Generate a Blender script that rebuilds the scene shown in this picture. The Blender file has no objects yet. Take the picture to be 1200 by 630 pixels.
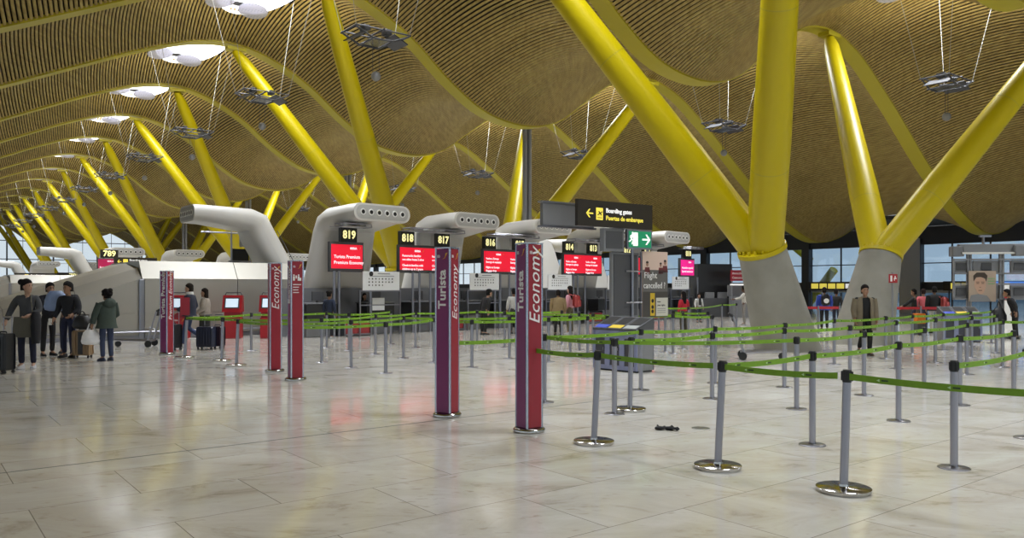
import bpy, bmesh, math, random
import numpy as np
from mathutils import Vector, Matrix
random.seed(7)
S = bpy.context.scene
COL = S.collection
PI = math.pi
# ------------------------------------------------------------------ camera, world, exposure
FPX = 933.0                      # focal length in pixels of the 1200 px wide frame
EYE = 1.6
cd = bpy.data.cameras.new('camera'); cam = bpy.data.objects.new('camera', cd); COL.objects.link(cam)
cam.location = (0, 0, EYE); cam.rotation_euler = (PI/2, 0, 0)
cd.sensor_width = 36; cd.sensor_fit = 'HORIZONTAL'; cd.lens = 36*FPX/1200; cd.shift_y = 21/1200
cd.clip_start = .05; cd.clip_end = 1500
S.camera = cam
S.view_settings.view_transform = 'Standard'; S.view_settings.look = 'None'
S.view_settings.exposure = -0.47; S.view_settings.gamma = 1.0; S.view_settings.use_curve_mapping = False
W = bpy.data.worlds.new('sky'); S.world = W; W.use_nodes = True
bgn = W.node_tree.nodes['Background']; bgn.inputs[0].default_value = (.86, .93, 1.0, 1); bgn.inputs[1].default_value = 1.25
SKYLIGHT_W = 1500.0               # watts of daylight through each rooflight
UPLIGHT_W = 1700.0                 # hanging reflector lamps
S.cycles.max_bounces = 6; S.cycles.diffuse_bounces = 4; S.cycles.glossy_bounces = 3; S.cycles.transparent_max_bounces = 16
S.cycles.sample_clamp_indirect = 6.0
S.cycles.caustics_reflective = False; S.cycles.caustics_refractive = False
# ------------------------------------------------------------------ frames of reference
ANG = math.radians(37.7)
UX, UY = -math.sin(ANG), math.cos(ANG)        # hall axis u: along the row of columns, away to the left
VX, VY = math.cos(ANG), math.sin(ANG)         # hall axis v: along the waves of the roof, away to the right
def H(u, v, z=0.0): return Vector((u*UX+v*VX, u*UY+v*VY, z))
ROT_V = math.atan2(VY, VX)                    # local x along v
def G(px, py):                                # floor point of the photograph
    Y = EYE*FPX/(py-336.0); return Vector(((px-600)/FPX*Y, Y, 0))
def AT(px, Y, z=0.0): return Vector(((px-600)/FPX*Y, Y, z))
ROW = math.radians(44.0)                      # check-in row direction, from straight ahead to the right
RX, RY = math.sin(ROW), math.cos(ROW)
R0 = Vector((-4.41, 25.7, 0))
ROT_R = math.atan2(RY, RX)                    # local x along the row, local y away from passengers
def D(t, d, z=0.0): return Vector((R0.x+t*RX-d*RY, R0.y+t*RY+d*RX, z))
# ------------------------------------------------------------------ materials
def nd(nt, typ, **kw):
    n = nt.nodes.new(typ)
    for k, v in kw.items(): setattr(n, k, v)
    return n
MATS = {}
def mat(name, col, rough=.5, metal=0.0, var=0.0, scale=6.0, emit=None, es=0.0, spec=.5, bump=0.0, alpha=None):
    if name in MATS: return MATS[name]
    m = bpy.data.materials.new(name); m.use_nodes = True; nt = m.node_tree; b = nt.nodes['Principled BSDF']
    b.inputs['Base Color'].default_value = (*col, 1); b.inputs['Roughness'].default_value = rough
    b.inputs['Metallic'].default_value = metal; b.inputs['Specular IOR Level'].default_value = spec
    if emit: b.inputs['Emission Color'].default_value = (*emit, 1); b.inputs['Emission Strength'].default_value = es
    tc = nd(nt, 'ShaderNodeTexCoord'); no = nd(nt, 'ShaderNodeTexNoise'); no.inputs['Scale'].default_value = scale
    no.inputs['Detail'].default_value = 5
    nt.links.new(tc.outputs['Object'], no.inputs['Vector'])
    if var > 0:
        mx = nd(nt, 'ShaderNodeMix', data_type='RGBA')
        mx.inputs[6].default_value = (*[c*(1-var) for c in col], 1); mx.inputs[7].default_value = (*[min(1, c*(1+var)) for c in col], 1)
        nt.links.new(no.outputs['Fac'], mx.inputs[0]); nt.links.new(mx.outputs[2], b.inputs['Base Color'])
    else:
        mr = nd(nt, 'ShaderNodeMapRange'); mr.inputs[3].default_value = max(0, rough-.05); mr.inputs[4].default_value = min(1, rough+.05)
        nt.links.new(no.outputs['Fac'], mr.inputs[0]); nt.links.new(mr.outputs[0], b.inputs['Roughness'])
    if bump:
        bp = nd(nt, 'ShaderNodeBump'); bp.inputs['Strength'].default_value = bump; bp.inputs['Distance'].default_value = .02
        nt.links.new(no.outputs['Fac'], bp.inputs['Height']); nt.links.new(bp.outputs[0], b.inputs['Normal'])
    if alpha is not None: b.inputs['Alpha'].default_value = alpha
    MATS[name] = m; return m
def glassmat(name, tint, fac):
    m = bpy.data.materials.new(name); m.use_nodes = True; nt = m.node_tree; nt.nodes.clear()
    o = nd(nt, 'ShaderNodeOutputMaterial'); t = nd(nt, 'ShaderNodeBsdfTransparent'); t.inputs[0].default_value = (*tint, 1)
    g = nd(nt, 'ShaderNodeBsdfGlossy'); g.inputs['Roughness'].default_value = .03
    mx = nd(nt, 'ShaderNodeMixShader'); mx.inputs[0].default_value = fac
    nt.links.new(t.outputs[0], mx.inputs[1]); nt.links.new(g.outputs[0], mx.inputs[2]); nt.links.new(mx.outputs[0], o.inputs[0])
    return m
def floor_mat():
    m = bpy.data.materials.new('polished limestone'); m.use_nodes = True; nt = m.node_tree; b = nt.nodes['Principled BSDF']; L = nt.links.new
    tc = nd(nt, 'ShaderNodeTexCoord'); mp = nd(nt, 'ShaderNodeMapping'); mp.inputs['Rotation'].default_value = (0, 0, -ROT_V)
    L(tc.outputs['Object'], mp.inputs[0])
    br = nd(nt, 'ShaderNodeTexBrick'); br.offset = .5; br.inputs['Scale'].default_value = 1
    br.inputs['Brick Width'].default_value = 1.5; br.inputs['Row Height'].default_value = .95; br.inputs['Mortar Size'].default_value = .004
    br.inputs['Mortar Smooth'].default_value = .3
    br.inputs['Color1'].default_value = (.0, .0, .0, 1); br.inputs['Color2'].default_value = (1, 1, 1, 1); br.inputs['Mortar'].default_value = (.5, .5, .5, 1)
    L(mp.outputs[0], br.inputs[0])
    n1 = nd(nt, 'ShaderNodeTexNoise'); n1.inputs['Scale'].default_value = 1.1; n1.inputs['Detail'].default_value = 12; n1.inputs['Roughness'].default_value = .68; n1.inputs['Distortion'].default_value = .9
    mp2 = nd(nt, 'ShaderNodeMapping'); mp2.inputs['Rotation'].default_value = (0, 0, -ROT_V); mp2.inputs['Scale'].default_value = (.8, 1.5, 1)
    ad = nd(nt, 'ShaderNodeVectorMath', operation='ADD'); L(tc.outputs['Object'], mp2.inputs[0])
    sc = nd(nt, 'ShaderNodeVectorMath', operation='SCALE'); sc.inputs['Scale'].default_value = 7.0; L(br.outputs['Color'], sc.inputs[0])
    L(mp2.outputs[0], ad.inputs[0]); L(sc.outputs[0], ad.inputs[1]); L(ad.outputs[0], n1.inputs['Vector'])
    cr = nd(nt, 'ShaderNodeValToRGB'); e = cr.color_ramp.elements
    e[0].position = .30; e[0].color = (.34, .305, .24, 1); e[1].position = .72; e[1].color = (.65, .64, .605, 1)
    k = cr.color_ramp.elements.new(.42); k.color = (.53, .50, .44, 1)
    L(n1.outputs['Fac'], cr.inputs[0])
    tint = nd(nt, 'ShaderNodeMix', data_type='RGBA', blend_type='MULTIPLY'); tint.inputs[0].default_value = 1
    mr = nd(nt, 'ShaderNodeMapRange'); mr.inputs[3].default_value = .94; mr.inputs[4].default_value = 1.05; L(br.outputs['Color'], mr.inputs[0])
    L(cr.outputs[0], tint.inputs[6]); L(mr.outputs[0], tint.inputs[7])
    n2 = nd(nt, 'ShaderNodeTexNoise'); n2.inputs['Scale'].default_value = 9; n2.inputs['Detail'].default_value = 6; L(ad.outputs[0], n2.inputs['Vector'])
    c2 = nd(nt, 'ShaderNodeMapRange'); c2.inputs[1].default_value = .62; c2.inputs[2].default_value = .75; c2.inputs[3].default_value = 0; c2.inputs[4].default_value = .5
    L(n2.outputs['Fac'], c2.inputs[0])
    st = nd(nt, 'ShaderNodeMix', data_type='RGBA'); st.inputs[7].default_value = (.30, .25, .18, 1); L(c2.outputs[0], st.inputs[0]); L(tint.outputs[2], st.inputs[6])
    jt = nd(nt, 'ShaderNodeMix', data_type='RGBA'); jt.inputs[7].default_value = (.12, .105, .085, 1)
    jf = nd(nt, 'ShaderNodeMath', operation='MULTIPLY'); jf.inputs[1].default_value = .75; L(br.outputs['Fac'], jf.inputs[0])
    L(jf.outputs[0], jt.inputs[0]); L(st.outputs[2], jt.inputs[6]); L(jt.outputs[2], b.inputs['Base Color'])
    rr = nd(nt, 'ShaderNodeMapRange'); rr.inputs[3].default_value = .05; rr.inputs[4].default_value = .17; L(n1.outputs['Fac'], rr.inputs[0]); L(rr.outputs[0], b.inputs['Roughness'])
    b.inputs['Specular IOR Level'].default_value = .55
    return m
# ------------------------------------------------------------------ mesh collector
class MB:
    def __init__(s): s.v = []; s.f = []; s.m = []; s.cur = 0; s.M = None
    def add(s, vs, fs):
        o = len(s.v)
        s.v += [tuple(s.M @ Vector(p)) if s.M is not None else tuple(p) for p in vs]
        s.f += [tuple(i+o for i in f) for f in fs]; s.m += [s.cur]*len(fs); return s
    def box(s, c, d, rz=0.0, bev=0.0):
        cx, cy, cz = c; x, y, z = d[0]/2, d[1]/2, d[2]/2; co, si = math.cos(rz), math.sin(rz)
        if bev > 0:
            b = min(bev, x*.9, y*.9, z*.9); rings = []
            for zz, ins in ((-z, b), (-z+b, 0), (z-b, 0), (z, b)):
                ring = []
                for sx, sy in ((-1, -1), (1, -1), (1, 1), (-1, 1)):
                    pts = [(sx*(x-ins), sy*(y-b-ins*.0)), (sx*(x-b), sy*(y-ins))]
                    if ins: pts = [(sx*(x-b), sy*(y-b*1.4)), (sx*(x-b*1.4), sy*(y-b))]
                    if sx*sy > 0: pts = pts[::-1]
                    ring += pts
                rings.append([(cx+px*co-py*si, cy+px*si+py*co, cz+zz) for px, py in ring])
            return s.rings(rings)
        P = [(-x, -y, -z), (x, -y, -z), (x, y, -z), (-x, y, -z), (-x, -y, z), (x, -y, z), (x, y, z), (-x, y, z)]
        return s.add([(cx+a*co-b*si, cy+a*si+b*co, cz+c2) for a, b, c2 in P], [(3, 2, 1, 0), (4, 5, 6, 7), (0, 1, 5, 4), (1, 2, 6, 5), (2, 3, 7, 6), (3, 0, 4, 7)])
    def rings(s, R, cap=True, closed=True):
        n = len(R[0]); vs = [p for r in R for p in r]; fs = []
        for i in range(len(R)-1):
            for j in range(n if closed else n-1):
                a = i*n+j; b = i*n+(j+1) % n; fs.append((a, b, b+n, a+n))
        if cap: fs.append(tuple(range(n))[::-1]); fs.append(tuple(range((len(R)-1)*n, len(R)*n)))
        return s.add(vs, fs)
    def tube(s, pts, r, n=10, cap=True, sy=1.0):
        pts = [Vector(p) for p in pts]; k = len(pts); rs = r if isinstance(r, (list, tuple)) else [r]*k
        R = []; up = None
        for i, p in enumerate(pts):
            t = (pts[min(i+1, k-1)]-pts[max(i-1, 0)])
            t = t.normalized() if t.length > 1e-9 else Vector((0, 0, 1))
            if up is None: up = Vector((0, 0, 1)) if abs(t.z) < .9 else Vector((0, 1, 0))
            a = t.cross(up); a = a.normalized() if a.length > 1e-6 else t.orthogonal().normalized()
            b = a.cross(t).normalized(); up = b
            R.append([tuple(p+a*(math.cos(2*PI*j/n)*rs[i])+b*(math.sin(2*PI*j/n)*rs[i]*sy)) for j in range(n)])
        return s.rings(R, cap)
    def cyl(s, a, b, r0, r1=None, n=16): return s.tube([a, b], [r0, r1 if r1 is not None else r0], n)
    def lathe(s, c, prof, n=24):          # prof: (radius, z)
        return s.rings([[(c[0]+r*math.cos(2*PI*j/n), c[1]+r*math.sin(2*PI*j/n), c[2]+z) for j in range(n)] for r, z in prof])
    def prism(s, poly, axis, w, off=0.0):  # poly of 2d points swept along axis x/y/z, centred on off
        R = []
        for d in (off-w/2, off+w/2):
            R.append([{'x': (d, a, b), 'y': (a, d, b), 'z': (a, b, d)}[axis] for a, b in poly])
        return s.rings(R)
    def ell(s, c, r, n=14, k=9, rz=0.0):
        co, si = math.cos(rz), math.sin(rz); R = []
        for i in range(k+1):
            th = -PI/2+PI*i/k; rr = max(math.cos(th), .02)
            R.append([(c[0]+r[0]*rr*math.cos(2*PI*j/n)*co-r[1]*rr*math.sin(2*PI*j/n)*si, c[1]+r[0]*rr*math.cos(2*PI*j/n)*si+r[1]*rr*math.sin(2*PI*j/n)*co, c[2]+r[2]*math.sin(th)) for j in range(n)])
        return s.rings(R)
    def build(s, name, mats, parent=None, smooth=False, angle=35):
        me = bpy.data.meshes.new(name); me.from_pydata(s.v, [], s.f)
        for m in (mats if isinstance(mats, (list, tuple)) else [mats]): me.materials.append(m)
        if any(s.m): me.polygons.foreach_set('material_index', s.m)
        bm = bmesh.new(); bm.from_mesh(me); bmesh.ops.recalc_face_normals(bm, faces=bm.faces)
        if smooth:
            for f in bm.faces: f.smooth = True
            for e in bm.edges: e.smooth = len(e.link_faces) == 2 and e.calc_face_angle(0) < math.radians(angle)
        bm.to_mesh(me); bm.free(); me.update()
        o = bpy.data.objects.new(name, me); COL.objects.link(o)
        if parent is not None: o.parent = parent
        return o
def thing(name, label, cat, loc=(0, 0, 0), rz=0.0, group=None):
    o = bpy.data.objects.new(name, None); COL.objects.link(o); o.empty_display_size = .2
    o.location = loc; o.rotation_euler = (0, 0, rz); o['label'] = label; o['category'] = cat; o['kind'] = 'thing'
    if group: o['group'] = group
    return o
def tag(o, label, cat, group=None, kind='thing'):
    o['label'] = label; o['category'] = cat; o['kind'] = kind
    if group: o['group'] = group
    return o
def struct(o, label=None):
    o['kind'] = 'structure'
    if label: o['label'] = label
    return o
def dup(root, loc=None, rz=None, label=None, group=None, cat=None):
    r = root.copy(); COL.objects.link(r)
    if loc is not None: r.location = loc
    if rz is not None: r.rotation_euler = (0, 0, rz)
    if label: r['label'] = label
    if group: r['group'] = group
    def rec(src, dst):
        for ch in list(src.children):
            if ch == dst: continue
            c = ch.copy(); COL.objects.link(c); c.parent = dst; c.matrix_parent_inverse = ch.matrix_parent_inverse; rec(ch, c)
    rec(root, r); return r
_txt = {}
def text(body, size, m, parent, loc, rot, name='lettering', align='LEFT', shear=0.0, bold=0.0, ext=.002, sx=1.0):
    cu = bpy.data.curves.new(name, 'FONT'); cu.body = body; cu.size = size; cu.extrude = ext; cu.align_x = align; cu.align_y = 'CENTER'
    cu.shear = shear; cu.offset = bold; cu.resolution_u = 2
    to = bpy.data.objects.new(name, cu); COL.objects.link(to)
    me = bpy.data.meshes.new_from_object(to, depsgraph=bpy.context.evaluated_depsgraph_get()); me.name = name
    bpy.data.objects.remove(to); bpy.data.curves.remove(cu)
    me.materials.clear(); me.materials.append(m)
    o = bpy.data.objects.new(name, me); COL.objects.link(o)
    if parent is not None: o.parent = parent
    o.location = loc; o.rotation_euler = rot; o.scale = (sx, 1, 1); return o
FACE = (PI/2, 0, 0)                # text upright, read from local -y
# common materials
M_YEL = mat('yellow paint', (.48, .385, .002), .36, spec=.3)
M_RIB = mat('yellow beam paint', (.40, .34, .008), .5)
M_CONC = mat('concrete', (.255, .248, .215), .85, var=.30, scale=1.7, bump=.3)
M_STEEL = mat('brushed steel', (.33, .33, .37), .30, metal=1.0)
M_CHROME = mat('polished steel', (.52, .51, .49), .16, metal=1.0)
M_GREYM = mat('grey painted metal', (.23, .235, .25), .42, metal=.3)
M_DGREY = mat('dark grey metal', (.07, .072, .08), .5)
M_BLACK = mat('black plastic', (.012, .012, .014), .4)
M_WHITE = mat('white paint', (.72, .72, .70), .4)
M_OFFW = mat('off white shell', (.60, .585, .55), .42)
M_WTXT = mat('white lettering', (.85, .85, .85), .5)
M_BELT = mat('green webbing', (.165, .335, .012), .55, var=.12, scale=30)
M_RED = mat('red panel', (.29, .013, .028), .38)
M_PUR = mat('purple panel', (.20, .018, .125), .38)
M_GOLD = mat('gold swoosh', (.72, .40, .05), .4)
# ------------------------------------------------------------------ floor
fl = MB().box((20, 60, -.1), (420, 420, .2)).build('floor', floor_mat()); struct(fl)
# ------------------------------------------------------------------ wave roof
PV = np.array([(-14, 4.9), (-6, 6.0), (-2, 6.95), (0, 7.6), (3, 8.9), (5.8, 10.2), (7.8, 11.1), (10, 11.85), (11.3, 12.0), (12.7, 11.75), (13.8, 11.3), (15, 10.6), (16.6, 9.35),
               (18.15, 8.45), (19.5, 8.15), (20.7, 8.15), (22, 8.5), (23.5, 9.5), (25, 10.5), (26.5, 11.1), (27.7, 11.2), (29.4, 10.8), (32, 9.3), (35.9, 6.6), (39, 4.9), (41.5, 4.15), (44, 4.5), (46, 5.3)])
def hermite(xs, P):
    x, y = P[:, 0], P[:, 1]; h = np.diff(x); d = np.diff(y)/h; m = np.empty(len(x)); m[0] = d[0]; m[-1] = d[-1]
    m[1:-1] = (d[:-1]*h[1:]+d[1:]*h[:-1])/(h[1:]+h[:-1])
    i = np.clip(np.searchsorted(x, xs)-1, 0, len(h)-1); t = (xs-x[i])/h[i]
    return (2*t**3-3*t**2+1)*y[i]+(t**3-2*t**2+t)*h[i]*m[i]+(-2*t**3+3*t**2)*y[i+1]+(t**3-t**2)*h[i]*m[i+1]
vv = np.linspace(-14, 45.5, 1500); zz = hermite(vv, PV)
for _ in range(25): zz[1:-1] = .25*zz[:-2]+.5*zz[1:-1]+.25*zz[2:]
ss = np.concatenate([[0], np.cumsum(np.hypot(np.diff(vv), np.diff(zz)))])
def prof(s):
    v = np.interp(s, ss, vv); z = np.interp(s, ss, zz)
    v2 = np.interp(s+.05, ss, vv); z2 = np.interp(s+.05, ss, zz); v1 = np.interp(s-.05, ss, vv); z1 = np.interp(s-.05, ss, zz)
    tv, tz = v2-v1, z2-z1; l = np.hypot(tv, tz); return v, z, tv/l, tz/l
def ZP(v): return float(np.interp(v, vv, zz))
BULGE = 1.25; RIBW = .62; BAY = 9.0
RIB_U = [7.6+BAY*k for k in range(-2, 17)]
CRESTS = ((11.0, 1), (27.6, 1))
HOLE_U, HOLE_V = 2.35, 1.38
def roofpt(t, v, z, tv, tz, uc, lift):
    b = BULGE*(1-t*t)+lift; u = uc+t*(BAY-RIBW)/2
    V = v-tz*b; Z = z+tv*b
    return u*UX+V*VX, u*UY+V*VY, Z
def wood_mat():
    m = mat('bamboo slats', (.36, .26, .105), .55); nt = m.node_tree; b = nt.nodes['Principled BSDF']; L = nt.links.new
    tc = nd(nt, 'ShaderNodeTexCoord'); mp = nd(nt, 'ShaderNodeMapping'); mp.inputs['Rotation'].default_value = (0, 0, -ROT_V); mp.inputs['Scale'].default_value = (5, .5, 5)
    no = nd(nt, 'ShaderNodeTexNoise'); no.inputs['Scale'].default_value = 1.6; no.inputs['Detail'].default_value = 6
    L(tc.outputs['Object'], mp.inputs[0]); L(mp.outputs[0], no.inputs['Vector'])
    cr = nd(nt, 'ShaderNodeValToRGB'); e = cr.color_ramp.elements; e[0].position = .3; e[0].color = (.26, .18, .045, 1); e[1].position = .75; e[1].color = (.43, .325, .10, 1)
    L(no.outputs['Fac'], cr.inputs[0]); L(cr.outputs[0], b.inputs['Base Color']); return m
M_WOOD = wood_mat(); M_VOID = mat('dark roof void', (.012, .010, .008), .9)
M_SHAFT = mat('white rooflight shaft', (.85, .85, .83), .6)
def npmesh(name, V, F, m, parent=None, smooth=False):
    me = bpy.data.meshes.new(name); V = np.asarray(V, dtype=np.float32); F = np.asarray(F, dtype=np.int32)
    me.vertices.add(len(V)); me.vertices.foreach_set('co', V.ravel()); me.loops.add(F.size); me.loops.foreach_set('vertex_index', F.ravel())
    me.polygons.add(len(F)); me.polygons.foreach_set('loop_start', np.arange(0, F.size, 4, dtype=np.int32))
    me.materials.append(m); me.update(calc_edges=True); me.validate()
    o = bpy.data.objects.new(name, me); COL.objects.link(o)
    if parent is not None: o.parent = parent
    return o
PITCH = .135; SW = .088; ST = .025
def strip(k, uc):
    seg = 18 if uc < 50 else (12 if uc < 90 else 8)
    T = np.linspace(-1, 1, seg+1)
    s = np.arange(.2, ss[-1]-.2, PITCH)
    v, z, tv, tz = prof(s); z = z+.05
    Vs = []; Fs = []; off = 0
    # slats: 4 points per cross-section (bottom edge pair, top edge pair)
    n = len(s)
    P = np.zeros((n, seg+1, 4, 3))
    for q, (w, h) in enumerate(((-SW/2, ST), (-SW/2, 0), (SW/2, 0), (SW/2, ST))):
        vq = v+tv*w; zq = z+tz*w
        x, y, zz_ = roofpt(T[None, :], vq[:, None], zq[:, None], tv[:, None], tz[:, None], uc, h)
        P[:, :, q, 0] = x; P[:, :, q, 1] = y; P[:, :, q, 2] = zz_
    base = (np.arange(n)[:, None, None]*(seg+1)+np.arange(seg)[None, :, None])*4+np.arange(3)[None, None, :]
    F = np.stack([base, base+1, base+5, base+4], -1)
    keep = np.ones((n, seg), bool)
    um = (T[:-1]+T[1:])/2*(BAY-RIBW)/2
    for vc, on in CRESTS: keep &= ((um[None, :]/HOLE_U)**2+((v[:, None]-vc)/HOLE_V)**2) > 1.0
    o = npmesh('ceiling', P.reshape(-1, 3), F[keep].reshape(-1, 4), M_WOOD)
    struct(o)
    # dark void above the slats, with the rooflight openings
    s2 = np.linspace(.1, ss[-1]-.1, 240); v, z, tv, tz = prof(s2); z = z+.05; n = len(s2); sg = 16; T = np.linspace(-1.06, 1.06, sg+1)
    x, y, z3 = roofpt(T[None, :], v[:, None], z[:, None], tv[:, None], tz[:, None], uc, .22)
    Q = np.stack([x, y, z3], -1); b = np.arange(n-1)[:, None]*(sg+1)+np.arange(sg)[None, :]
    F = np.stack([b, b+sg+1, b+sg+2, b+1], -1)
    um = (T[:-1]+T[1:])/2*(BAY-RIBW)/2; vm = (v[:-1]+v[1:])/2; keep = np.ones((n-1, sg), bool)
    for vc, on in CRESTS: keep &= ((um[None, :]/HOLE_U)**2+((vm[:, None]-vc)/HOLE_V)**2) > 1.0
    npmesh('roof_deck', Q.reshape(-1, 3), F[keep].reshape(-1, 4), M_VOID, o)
M_BAFF = mat('perforated baffle', (.62, .62, .70), .5)
def baffle_mat():
    m = M_BAFF; nt = m.node_tree; b = nt.nodes['Principled BSDF']; L = nt.links.new
    tc = nd(nt, 'ShaderNodeTexCoord'); vo = nd(nt, 'ShaderNodeTexVoronoi'); vo.inputs['Scale'].default_value = 9; vo.inputs['Randomness'].default_value = 0
    L(tc.outputs['Object'], vo.inputs['Vector']); mr = nd(nt, 'ShaderNodeMapRange'); mr.inputs[1].default_value = .25; mr.inputs[2].default_value = .3
    mr.inputs[3].default_value = .72; mr.inputs[4].default_value = 1; L(vo.outputs['Distance'], mr.inputs[0]); L(mr.outputs[0], b.inputs['Alpha'])
    tr = nd(nt, 'ShaderNodeBsdfTranslucent'); tr.inputs[0].default_value = (.20, .20, .24, 1); tp = nd(nt, 'ShaderNodeBsdfTransparent'); ms = nd(nt, 'ShaderNodeMixShader'); ms.inputs[0].default_value = .6
    m2 = nd(nt, 'ShaderNodeMixShader'); ou = nt.nodes['Material Output']; L(b.outputs[0], ms.inputs[1]); L(tr.outputs[0], ms.inputs[2]); b.inputs['Alpha'].default_value = 1
    for l in list(b.inputs['Alpha'].links): nt.links.remove(l)
    L(mr.outputs[0], m2.inputs[0]); L(tp.outputs[0], m2.inputs[1]); L(ms.outputs[0], m2.inputs[2]); L(m2.outputs[0], ou.inputs[0])
    return m
baffle_mat()
M_SKYG = glassmat('rooflight glass', (.97, .98, 1.0), .06)
SKY_GRP = 'rooflights along the wave crests'
def rooflight(uc, vc, lab, lamp):
    zc = ZP(vc)+BULGE+.05
    c = H(uc, vc, zc)
    r = thing('rooflight', lab, 'skylight', (c.x, c.y, c.z), ROT_V, SKY_GRP)
    n = 28; top = []; bot = []
    b = MB(); ringb = []; ringt = []
    for j in range(n):
        a = 2*PI*j/n; x = HOLE_V*1.06*math.cos(a); y = HOLE_U*1.06*math.sin(a)
        t = y/((BAY-RIBW)/2); zb = (ZP(vc+x)-ZP(vc))-BULGE*t*t-.12
        ringb.append((x, y, zb)); ringt.append((x*.96, y*.96, 1.1))
    b.rings([ringb, ringt], cap=False).build('shaft', M_SHAFT, r, True)
    g = MB(); g.add([(x, y, .9) for x, y, z in ringt], [tuple(range(n))]); g.build('glass', M_SKYG, r)
    for sx, sy, tilt, ang in ((-.95, 1.6, -.28, .45), (.50, 2.05, -.25, -.45)):
        bm = MB(); bm.M = Matrix.Translation((sx, sy, -.46)) @ Matrix.Rotation(ang, 4, 'Z') @ Matrix.Rotation(tilt, 4, 'X')
        bm.lathe((0, 0, 0), [(.02, 0), (.56, 0), (.58, .015), (.56, .03), (.02, .03)], 28).build('baffle_disc', M_BAFF, r)
    if lamp:
        ld = bpy.data.lights.new('rooflight_daylight', 'AREA'); ld.shape = 'ELLIPSE'; ld.size = 2*HOLE_V*.9; ld.size_y = 2*HOLE_U*.9
        ld.energy = lamp; ld.color = (.93, .96, 1.0); ld.spread = math.radians(150)
        lo = bpy.data.objects.new('daylight', ld); COL.objects.link(lo); lo.parent = r; lo.location = (0, 0, .85)
for k, u in enumerate(RIB_U[:-1]): strip(k, u+BAY/2)
# ribs
def rib(u):
    s = np.linspace(.05, ss[-1]-.05, 150); v, z, tv, tz = prof(s)
    R = []
    for a, b, c, d in zip(v, z, tv, tz):
        R.append([tuple(H(u+w, a-d*h, b+c*h)) for w, h in ((-RIBW/2, 0), (RIBW/2, 0), (RIBW/2, .10), (-RIBW/2, .10))])
    o = MB().rings(R).build('ceiling_beam', M_RIB, None, True, 40); struct(o)
for u in RIB_U: rib(u)
ORD = ['nearest', 'second', 'third', 'fourth', 'fifth', 'sixth', 'seventh', 'eighth', 'ninth', 'tenth', 'eleventh', 'twelfth', 'thirteenth', 'fourteenth']
k = 0
for i, u in enumerate(RIB_U[:-1]):
    uc = u+BAY/2
    if uc > 16 and k < 12:
        rooflight(uc, 11.0, 'oval white rooflight over the left column row, %s from the camera' % ORD[k], SKYLIGHT_W); k += 1
    elif uc < 16: rooflight(uc, 11.0, 'oval rooflight out of view over the camera side of the left row', SKYLIGHT_W)
k = 0
for i, u in enumerate(RIB_U[:-1]):
    uc = u+BAY/2
    if 0 < uc < 80: rooflight(uc, 27.6, 'oval rooflight over the right column row, %s from the camera' % ORD[k], SKYLIGHT_W); k += 1
# ------------------------------------------------------------------ branching columns
COL_GRP = 'branching columns under the wave roof'
def branching(uc, v0, sgn, crest, label):
    p = H(uc, v0, 0); r = thing('branching_column', label, 'column', (p.x, p.y, 0), ROT_V, COL_GRP)
    # local x along v, local y along u
    lean = 1.1*sgn; zt = 2.5
    R = []
    for i in range(9):
        t = i/8; rad_x = .80*(1-t)+.56*t; rad_y = .84*(1-t)+.56*t; cz = zt*t
        R.append([(lean*t+rad_x*math.cos(2*PI*j/32), rad_y*math.sin(2*PI*j/32), cz + (-.35*sgn*math.cos(2*PI*j/32)*.55*t)) for j in range(32)])
    MB().rings(R).build('concrete_base', M_CONC, r, True)
    ax = Vector((sgn*.45, 0, 1)).normalized(); c = Vector((lean, 0, zt))
    a = Vector((ax.z, 0, -ax.x)); b = Vector((0, 1, 0))
    def disc(c, r0, h0, h1, n=32): return [[tuple(c+ax*h+a*(r0*math.cos(2*PI*j/n))+b*(r0*math.sin(2*PI*j/n))) for j in range(n)] for h in (h0, h1)]
    MB().rings(disc(c, .60, -.03, .08)).build('flange', M_YEL, r, True)
    if uc < 20:
        for j in range(20):
            q = c+a*(.53*math.cos(2*PI*j/20))+b*(.53*math.sin(2*PI*j/20)); MB().cyl(q+ax*.08, q+ax*.17, .036, .03, 6).build('bolt', M_YEL, r)
    zr = ZP(crest)
    for sy in (-1, 1):
        e = Vector((crest-v0, sy*BAY/2, zr-.28)); st = c+Vector((0, sy*.08, 0))
        d = e-st; L = d.length; pts = []; rs = []
        for i in range(13):
            t = i/12; pts.append(st+d*t); rs.append(.43 if t < .25 else .43-(t-.25)/.75*.16)
        rs[-1] = .16; rs[-2] = .26; pts[-2] = st+d*.945
        ar = MB().tube(pts, rs, 28).build('arm', M_YEL, r, True)
        for t in (.2, .52): MB().tube([st+d*(t-.0012), st+d*(t+.0012)], .432 if t < .25 else .43-(t-.25)/.75*.16+.004, 28).build('weld_seam', M_RIB, ar)
        MB().box((e.x, e.y, zr-.21), (.8, .45, .14)).build('head_plate', M_RIB, r)
VA, VB = 18.04, 21.6
k = 0
for i in range(-1, 8):
    uc = 12.1+18*i
    if i >= 0: la = 'yellow branching column on a concrete foot leaning left, %s of the left leaning row' % ORD[i]
    else: la = 'yellow branching column beyond the right edge of the view'
    branching(uc-.3, VA, -1, 11.5, la)
    if i < 6: branching(uc-.3, VB, 1, 27.6, 'yellow branching column on a concrete foot leaning right, %s of the right leaning row' % ORD[i] if i >= 0 else 'yellow right leaning branching column beyond the edge of the view')
# rainwater pipes under the troughs
for i in range(0, 5):
    u = RIB_U[4]+18*i; p = H(u+2.4, 22.5, 0)
    r = thing('downpipe', 'tall grey pipe cluster rising to the roof trough, %s from the camera' % ORD[i], 'pipe', (p.x, p.y, 0), ROT_V, 'grey downpipes under the troughs')
    for x in (-.13, .13): MB().cyl((x, 0, 0), (x, 0, 9.35), .11, None, 14).build('pipe', M_GREYM, r, True)
    MB().box((0, 0, .6), (.6, .4, .12)).build('bracket', M_DGREY, r)
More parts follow.
